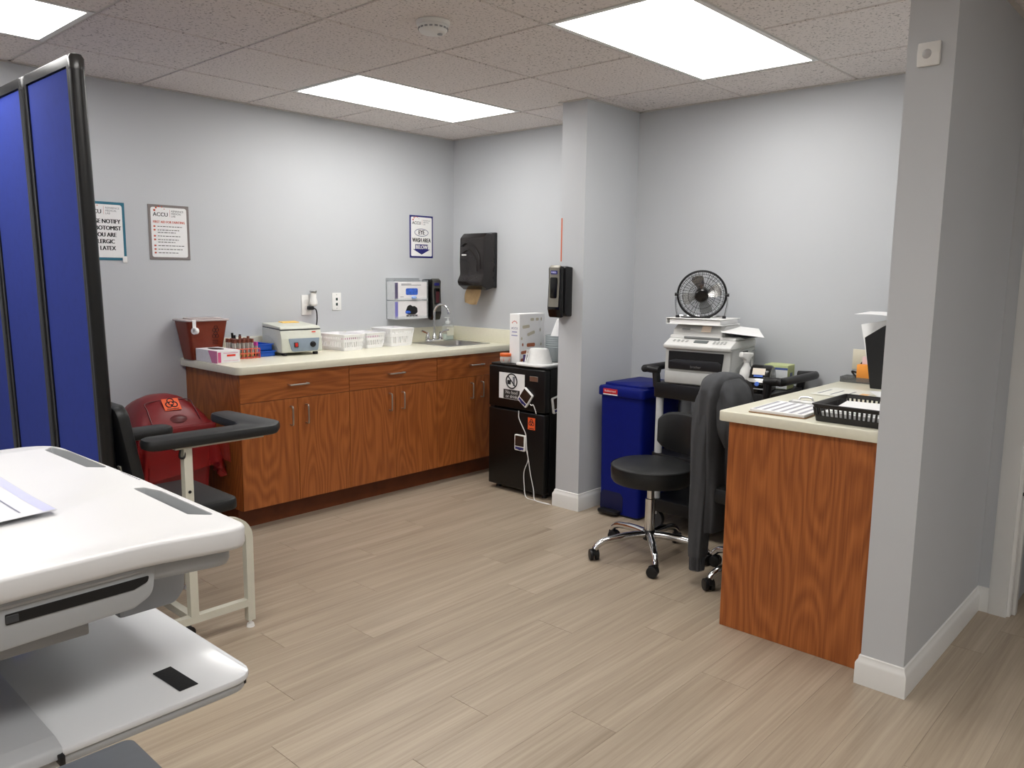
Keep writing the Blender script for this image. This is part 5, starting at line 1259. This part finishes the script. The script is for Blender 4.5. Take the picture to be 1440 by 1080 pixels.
# hooded lid: sloping front, domed sides
b = Bm(); g = []
secs = [(-0.18, 0.606, 0.195), (-0.165, 0.635, 0.195), (-0.12, 0.69, 0.185), (-0.06, 0.735, 0.17), (-0.01, 0.755, 0.155), (0.06, 0.755, 0.15), (0.12, 0.735, 0.16), (0.17, 0.665, 0.185), (0.18, 0.606, 0.195)]
for y, zt, hw in secs:
    row = []
    for i in range(17):
        u = -1 + i / 8; prof = 1 - abs(u) ** 3.2
        x = u * (hw + (0.198 - hw) * abs(u) ** 4)
        row.append(b.verts.new((x, y, 0.604 + max(0.0, (zt - 0.604)) * (prof ** 0.6 if prof > 0 else 0))))
    g.append(row)
for p, q in zip(g, g[1:]):
    for i in range(16): b.faces.new((p[i], p[i + 1], q[i + 1], q[i]))
part('hood', b, REDBIN, t)
ms = T(0.0, -0.128, 0.676) @ RX(-math.radians(42))
b = Bm(); tube(b, bez([(-0.125, 0.0, -0.055), (-0.12, 0.004, 0.03), (-0.1, 0.012, 0.085), (0.1, 0.012, 0.085), (0.12, 0.004, 0.03), (0.125, 0, -0.055)], 5), 0.003, 6); b.transform(ms); part('flap_outline', b, P('deep_red_plastic', (86, 16, 20), 0.4), t)
b = Bm(); b2 = Bm(); lathe(b2, [(0.006, 0.006), (0.03, 0.004), (0.045, -0.001)], seg=20, sy=0.55); add(b, b2, ms @ T(0.015, -0.002, -0.04) @ RX(PI / 2)); part('flap_grip', b, P('deep_red_plastic', (86, 16, 20), 0.4), t)
lbl = thing('biohazard_label', 'orange biohazard label on the red bin lid', 'label', (-2.398, -0.335 - 0.098, 0.716)); biohazard(lbl, 0.085, 0.075); lbl.rotation_euler = (-math.radians(46), 0, -0.05)
# red liner bag folded over the rim
t = thing('liner_bag', 'translucent red liner bag hanging out over the biohazard bin rim', 'bag', (-2.405, -0.335, 0.36))
BAG = P('red_bag_film', (150, 34, 34), 0.18, alpha=0.6, var=0.15, scale=14)
b = Bm(); g = []; n = 72
for k, (z, o) in enumerate(((0.225, 0.004), (0.2, 0.016), (0.14, 0.02), (0.07, 0.028), (0.0, 0.034))):
    row = []
    base = rrect(-0.195, 0.195, -0.172, 0.172, 0.05, 17)
    for i, (x, y) in enumerate(base):
        wob = 0.010 * math.sin(i * 0.9 + k) + 0.008 * math.sin(i * 2.3 + 2 * k)
        s = 1 + (o + wob * (k / 2.5)) / 0.19
        dz = 0.035 * math.sin(i * 0.33 + 1.0) * (k / 4) + 0.02 * math.sin(i * 1.1) * (k / 4)
        row.append(b.verts.new((x * s, y * s, z + dz)))
    g.append(row)
for p, q in zip(g, g[1:]): bridge(b, p, q)
part('film', b, BAG, t)
b = Bm(); g = []
for k in range(6):
    row = []
    for i in range(9):
        u = i / 8; row.append(b.verts.new((0.155 + 0.115 * u, -0.19 - 0.02 * math.sin(u * 6) - 0.012 * k / 5, 0.2 - 0.03 * k - 0.05 * u * (1 - k / 9) + 0.012 * math.sin(5 * u + k))))
    g.append(row)
for p, q in zip(g, g[1:]):
    for i in range(8): b.faces.new((p[i], p[i + 1], q[i + 1], q[i]))
part('loose_corner', b, BAG, t)

# ================================================================== BLOOD DRAW CHAIR
t = thing('blood_draw_chair', 'black padded blood draw chair with beige frame and swing arm', 'chair', (-2.85, -1.4, 0))
YA, YB = -1.675, -1.125
def sq(b, pts, s=0.015):
    """square tube along points"""
    pts = [Vector(p) for p in pts]; rings = []
    for i, p in enumerate(pts):
        tt = (pts[min(i + 1, len(pts) - 1)] - pts[max(i - 1, 0)]).normalized()
        side = Vector((0, 1, 0)) if abs(tt.y) < 0.9 else Vector((1, 0, 0))
        up = side.cross(tt).normalized(); side = tt.cross(up).normalized()
        rings.append([b.verts.new(p + side * a * s + up * c * s) for a, c in ((-1, -1), (1, -1), (1, 1), (-1, 1))])
    for p, q in zip(rings, rings[1:]): bridge(b, p, q)
    b.faces.new(list(reversed(rings[0]))); b.faces.new(rings[-1])
for y in (YA, YB):
    b = Bm(); arc = [(-2.675, y, 0.03), (-2.675, y, 0.37)] + [(-2.755 + 0.08 * math.cos(a), y, 0.37 + 0.08 * math.sin(a)) for a in [PI / 2 * k / 8 for k in range(1, 9)]] + [(-3.02, y, 0.45)] + [(-3.02 - 0.08 * math.sin(a), y, 0.37 + 0.08 * math.cos(a)) for a in [PI / 2 * k / 8 for k in range(1, 9)]] + [(-3.10, y, 0.03)]
    sq(b, arc); wpart('side_frame', b, BEIGE, t)
    b = Bm(); sq(b, [(-2.69, y, 0.105), (-3.085, y, 0.105)], 0.0145); wpart('lower_rail', b, BEIGE, t)
    b = Bm(); sq(b, [(-2.905, y, 0.119), (-2.905, y, 0.765 if y == YA else 0.705)], 0.0155); wpart('arm_post', b, BEIGE, t)
    for x in (-2.675, -3.10):
        b = Bm(); cyl(b, (x, y, 0.012), (x, y, 0.032), 0.006, seg=8); cyl(b, (x, y, 0), (x, y, 0.014), 0.016, 0.013, seg=14); wpart('foot', b, WHITE, t)
    for z in (0.555, 0.60):
        b = Bm(); cyl(b, (-2.905, y - 0.0155, z), (-2.905, y - 0.018, z), 0.006, seg=10); wpart('adjust_hole', b, BLACK, t)
b = Bm(); sq(b, [(-2.905, YA + 0.015, 0.105), (-2.905, YB - 0.015, 0.105)], 0.0143); wpart('cross_rail', b, BEIGE, t)
b = Bm(); sq(b, [(-2.8, YA + 0.015, 0.45), (-2.8, YB - 0.015, 0.45)], 0.0143); wpart('cross_rail', b, BEIGE, t)
b = Bm(); prism(b, rrect(-3.06, -2.655, -1.60, -1.16, 0.05, 6), 0.466, 0.512, 0.014, 0.006); wpart('seat', b, VINYL, t)
b = Bm(); prism(b, rrect(-0.23, 0.23, 0, 0.40, 0.05, 6), -0.022, 0.022, 0.012, M=Matrix(((0, 0, 1, 0), (1, 0, 0, 0), (0, 1, 0, 0), (0, 0, 0, 1))))
b.transform(T(-3.03, -1.385, 0.535) @ RY(-math.radians(10))); wpart('backrest', b, VINYL, t)
for y in (-1.52, -1.24):
    b = Bm(); sq(b, [(-3.03, y, 0.45), (-3.05, y, 0.60), (-3.075, y, 0.70)], 0.012); wpart('back_support', b, BEIGE, t)
# padded arms
armL = fillet([(-3.055, -1.715), (-2.56, -1.725), (-2.50, -1.65), (-2.53, -1.29), (-2.625, -1.285), (-2.645, -1.55), (-2.67, -1.61), (-3.055, -1.605)], [0.05, 0.05, 0.06, 0.045, 0.045, 0.06, 0.04, 0.05], 6)
b = Bm(); prism(b, armL, 0.772, 0.812, 0.014, 0.012); wpart('swing_arm_pad', b, VINYL, t)
b = Bm(); box(b, -2.95, -2.6, YA - 0.014, YA + 0.014, 0.762, 0.773); wpart('arm_bracket', b, BEIGE, t)
b = Bm(); prism(b, rrect(-3.06, -2.72, YB - 0.075, YB + 0.035, 0.05, 6), 0.712, 0.752, 0.014, 0.012); wpart('arm_pad', b, VINYL, t)
b = Bm(); box(b, -3.0, -2.78, YB - 0.014, YB + 0.014, 0.702, 0.713); wpart('arm_bracket', b, BEIGE, t)
b = Bm(); tube(b, bez([(-2.93, YA - 0.01, 0.762), (-2.935, YA - 0.012, 0.735), (-2.92, YA - 0.014, 0.73), (-2.915, YA - 0.012, 0.75)], 4), 0.004, 6); wpart('release_spring', b, BLACK, t)

# ================================================================== BLUE FOLDING SCREEN
t = thing('folding_screen', 'tall blue fabric folding screen with black frame standing off the wall', 'room divider', (-3.17, -0.85, 0))
SHT = 2.10
spans = [(-1.585, -1.105, 0.0), (-1.095, -0.615, 0.0), (-0.605, -0.125, 0.0)]
LEAN = 0.02
for ya, yb, dx in spans:
    x = -3.17 + dx
    b = Bm(); box(b, x - 0.012, x + 0.012, ya + 0.03, yb - 0.03, 0.10, SHT - 0.04); pn = wpart('panel', b, MATS['blue_fabric'], t)
    b = Bm()
    prism(b, rrect(ya, yb, 0.07, SHT, [0.01, 0.035, 0.035, 0.01], 5), x - 0.018, x + 0.018, 0.005, M=Matrix(((0, 0, 1, 0), (1, 0, 0, 0), (0, 1, 0, 0), (0, 0, 0, 1))), holes=[rrect(ya + 0.038, yb - 0.038, 0.11, SHT - 0.036, 0.003, 1)])
    wpart('frame', b, BLACKBAR, t)
    for ye in (ya, yb):
        b = Bm(); cyl(b, (x, ye, 0.08), (x, ye, SHT - 0.04), 0.023, seg=14); wpart('hinge_post', b, BLACKBAR, t)
        b = Bm(); lathe(b, [(0.0245, SHT - 0.05), (0.025, SHT - 0.015), (0.018, SHT - 0.003), (0.008, SHT)], c=(x, ye, 0), seg=14); wpart('corner_cap', b, P('grey_cap', (70, 70, 70), 0.25, 0.5), t)
for y in (-1.6, -0.61):
    b = Bm(); tube(b, bez([(-3.37, y, 0.07), (-3.25, y, 0.085), (-3.13, y, 0.09), (-3.01, y, 0.085), (-2.895, y, 0.07)], 4), 0.014, 10); ftp = wpart('caster_foot', b, BLACKBAR, t)
    for x in (-3.36, -2.895):
        b = Bm()
        for s in (-1, 1):
            b2 = Bm(); lathe(b2, [(0.014, 0), (0.024, 0.002), (0.025, 0.012), (0.018, 0.015)], seg=16); add(b, b2, T(x, y + s * 0.003, 0.025) @ RX(PI / 2 * (-s)))
        cyl(b, (x, y, 0.03), (x, y, 0.075), 0.01, seg=10); wpart('caster', b, BLACK, t)

for o in t.children:      # the panels lean back a little
    if o.name.split('.')[0] in ('panel', 'frame', 'hinge_post', 'corner_cap'):
        for v in o.data.vertices: v.co.x += (SHT - v.co.z) * LEAN
# ================================================================== WHITE MEDICAL WORKSTATION
t = thing('medical_workstation', 'white and grey rolling medical workstation with pull-out tray', 'cart', (-3.85, -2.9, 0))
ZT = 1.0
outer = fillet([(-3.562, -3.328), (-3.562, -2.90), (-3.575, -2.43), (-4.16, -2.43), (-4.16, -3.30), (-3.72, -3.296)], [0.035, 0.2, 0.09, 0.06, 0.05, 0.3], 8)
# make ccw
area = sum(outer[i - 1][0] * outer[i][1] - outer[i][0] * outer[i - 1][1] for i in range(len(outer)))
if area < 0: outer.reverse()
s1 = fillet([(-3.613, -2.505), (-3.59, -2.475), (-3.577, -2.56), (-3.575, -2.77), (-3.606, -2.735)], [0.01, 0.01, 0.03, 0.006, 0.012], 4)
s2 = fillet([(-3.606, -2.965), (-3.588, -2.975), (-3.576, -3.02), (-3.577, -3.232), (-3.608, -3.195)], [0.008, 0.01, 0.02, 0.006, 0.012], 4)
def ccw(p):
    return p if sum(p[i - 1][0] * p[i][1] - p[i][0] * p[i - 1][1] for i in range(len(p))) > 0 else p[::-1]
s1, s2 = ccw(s1), ccw(s2)
b = Bm(); prism(b, outer, 0.962, ZT, 0.006, 0.010, holes=[s1, s2]); wpart('worktop', b, CARTW, t, angle=50)
for s in (s1, s2):
    cx = sum(p[0] for p in s) / len(s); cy = sum(p[1] for p in s) / len(s)
    b = Bm(); up = [b.verts.new((cx + (x - cx) * 1.002, cy + (y - cy) * 1.002, ZT - 0.002)) for x, y in s]; dn = [b.verts.new((cx + (x - cx) * 0.8 - 0.003, cy + (y - cy) * 0.9, ZT - 0.036)) for x, y in s]
    n = len(s)
    for i in range(n): b.faces.new((up[i], dn[i], dn[(i + 1) % n], up[(i + 1) % n]))
    b.faces.new(dn); wpart('grip_recess', b, CARTG, t)
b = Bm(); prism(b, ccw([(x * 0.95 + -3.86 * 0.05, y * 0.94 + -2.88 * 0.06) for x, y in outer]), 0.93, 0.964, 0.002, 0.012); wpart('under_shell', b, CARTG, t, angle=50)
# model print along the rim
b = Bm()
for k in range(9): box(b, -3.5725, -3.5695, -2.83 - 0.0105 * k, -2.8235 - 0.0105 * k, ZT, ZT + 0.0003)
o = wpart('rim_marking', b, GREYINK, t); o['kind'] = 'stuff'
# drawer unit with slot (front faces -Y)
b = Bm(); prism(b, fillet([(-4.12, 0.884), (-3.735, 0.897), (-3.705, 0.912), (-3.698, 0.963), (-4.12, 0.963)], [0.01, 0.02, 0.025, 0.01, 0.01], 5), 2.62, 3.28, 0.006, M=M_FRONT); wpart('drawer_unit', b, CARTG, t)
b = Bm(); prism(b, fillet([(-3.905, 0.928), (-3.735, 0.929), (-3.714, 0.936), (-3.712, 0.945), (-3.905, 0.943)], [0.002, 0.004, 0.008, 0.002, 0.002], 3), 3.2795, 3.2815, M=M_FRONT); wpart('drawer_slot', b, P('slot_black', (14, 14, 15), 0.6), t)
b = Bm(); box(b, -3.905, -3.889, -3.2825, -3.2805, 0.93, 0.941, 0.0005, 1); wpart('slot_latch', b, DGREY, t)
b = Bm(); tube(b, [(-4.10, -3.279, 0.956), (-3.73, -3.279, 0.957), (-3.704, -3.272, 0.955)], 0.006, 10); wpart('drawer_lip', b, CARTG, t)
b = Bm(); box(b, -4.08, -3.79, -3.25, -2.7, 0.866, 0.90, 0.004); box(b, -3.80, -3.765, -3.23, -2.7, 0.876, 0.91, 0.004); wpart('keyboard_bracket', b, MGREY, t)
b = Bm(); prism(b, fillet([(-3.70, 0.817), (-3.60, 0.817), (-3.583, 0.84), (-3.577, 0.935), (-3.70, 0.935)], [0.01, 0.025, 0.02, 0.004, 0.004], 4), 2.66, 3.12, 0.008, M=M_FRONT); wpart('side_bin', b, MGREY, t)
# pull-out tray
ZR = 0.72
tr = fillet([(-3.535, -3.275), (-3.545, -2.72), (-4.12, -2.72), (-4.12, -3.285)], [0.045, 0.03, 0.03, 0.04], 6)
b = Bm(); prism(b, ccw(tr), ZR - 0.012, ZR, 0.003); wpart('tray', b, TRAYW, t)
b = Bm(); prism(b, ccw([(x * 0.985 - 3.83 * 0.015, y * 0.985 - 3.0 * 0.015) for x, y in tr]), ZR - 0.03, ZR - 0.0125, 0.001, 0.008); wpart('tray_shell', b, CARTG, t)
b = Bm(); prism(b, fillet([(-3.325 + 0.04, ZR - 0.012), (-3.325 + 0.045, ZR + 0.004), (-3.25, ZR + 0.010), (-2.75, ZR + 0.010), (-2.75, ZR - 0.012)][::-1], [0.002, 0.006, 0.01, 0.008, 0.002], 3), -4.115, -3.845, 0.006, M=M_SIDE); wpart('wrist_rest', b, P('tray_grey', (176, 178, 181), 0.3, var=0.01), t)
b = Bm(); prism(b, ccw([(-3.664, -3.157), (-3.632, -3.154), (-3.626, -3.244), (-3.658, -3.246)]), ZR + 0.0003, ZR + 0.0018, 0.0004); wpart('velcro_patch', b, P('velcro_black', (24, 24, 26), 0.95, var=0.3, scale=400), t)
b = Bm(); box(b, -3.566, -3.548, -3.262, -3.240, ZR - 0.022, ZR - 0.011, 0.002); wpart('tray_latch', b, BLACK, t)
b = Bm(); box(b, -3.855, -3.847, -3.292, -3.272, ZR - 0.018, ZR - 0.004, 0.001); wpart('tray_latch', b, BLACK, t)
# column, base, casters
b = Bm(); prism(b, rrect(-3.95, -3.78, -2.85, -2.68, 0.04, 5), 0.14, 0.93, 0.004); wpart('lift_column', b, CARTG, t)
b = Bm(); prism(b, rrect(-4.14, -3.405, -3.10, -2.355, 0.03, 6), 0.10, 0.15, 0.016, 0.006); wpart('base', b, P('base_grey', (92, 96, 101), 0.45), t)
for x in (-4.06, -3.50):
    for y in (-3.02, -2.46):
        b = Bm(); cyl(b, (x, y - 0.014, 0.05), (x, y + 0.014, 0.05), 0.05, seg=20); cyl(b, (x + 0.01, y, 0.05), (x, y, 0.105), 0.012, seg=10); wpart('caster', b, DGREY, t)
# --- laminated sheet on the workstation
t = thing('laminated_card', 'laminated printed sheet with lavender edge lying on the white workstation', 'paper', (-3.87, -2.89, ZT + 0.0012))
b = Bm(); g = []
for j in range(11):
    row = []
    for i in range(9):
        u, v = i / 8, j / 10
        row.append(b.verts.new((-0.108 + 0.218 * u, -0.155 + 0.315 * v - 0.018 * (1 - u), 0.004 + 0.008 * max(0, 0.45 - v) ** 1.2 * (0.35 + u) + 0.002 * v)))
    g.append(row)
lo = [[b.verts.new(v.co - Vector((0, 0, 0.0008))) for v in row] for row in g]
for A_, fl in ((g, False), (lo, True)):
    for j in range(10):
        for i in range(8):
            q = [A_[j][i], A_[j][i + 1], A_[j + 1][i + 1], A_[j + 1][i]]
            b.faces.new(q[::-1] if fl else q)
part('sheet', b, P('laminate_white', (234, 235, 238), 0.18, var=0.01), t)
def surf(x, y):
    u = (x + 0.108) / 0.218; v = (y + 0.155 + 0.018 * (1 - u)) / 0.315
    return 0.004 + 0.008 * max(0, 0.45 - v) ** 1.2 * (0.35 + u) + 0.002 * v + 0.0004
def strip(b, x0, x1, y0, y1, n=8):
    a = [[b.verts.new((x, y0 + (y1 - y0) * k / n, surf(x, y0 + (y1 - y0) * k / n))) for x in (x0, x1)] for k in range(n + 1)]
    for p, q in zip(a, a[1:]): b.faces.new((p[0], p[1], q[1], q[0]))
b = Bm(); strip(b, 0.09, 0.1085, -0.152, 0.158); part('lavender_edge', b, P('lavender_band', (196, 198, 226), 0.3), t)
b = Bm(); strip(b, 0.06, 0.063, -0.13, 0.15)
random.seed(11)
for k in range(9):
    y = -0.12 + 0.03 * k
    for q in range(6): 
        x = -0.09 + 0.022 * q
        if random.random() < 0.8: strip(b, x, x + 0.013, y, y + random.uniform(0.006, 0.02), 2)
printp('printed_lines', b, P('slate_ink', (120, 122, 140), 0.6), t)
b = Bm(); strip(b, 0.0, 0.012, -0.145, -0.128, 2); part('yellow_mark', b, P('yellow_print', (232, 190, 110), 0.5), t)
b = Bm(); strip(b, -0.05, -0.02, -0.15, -0.12, 3); part('grey_picture', b, MGREY, t)
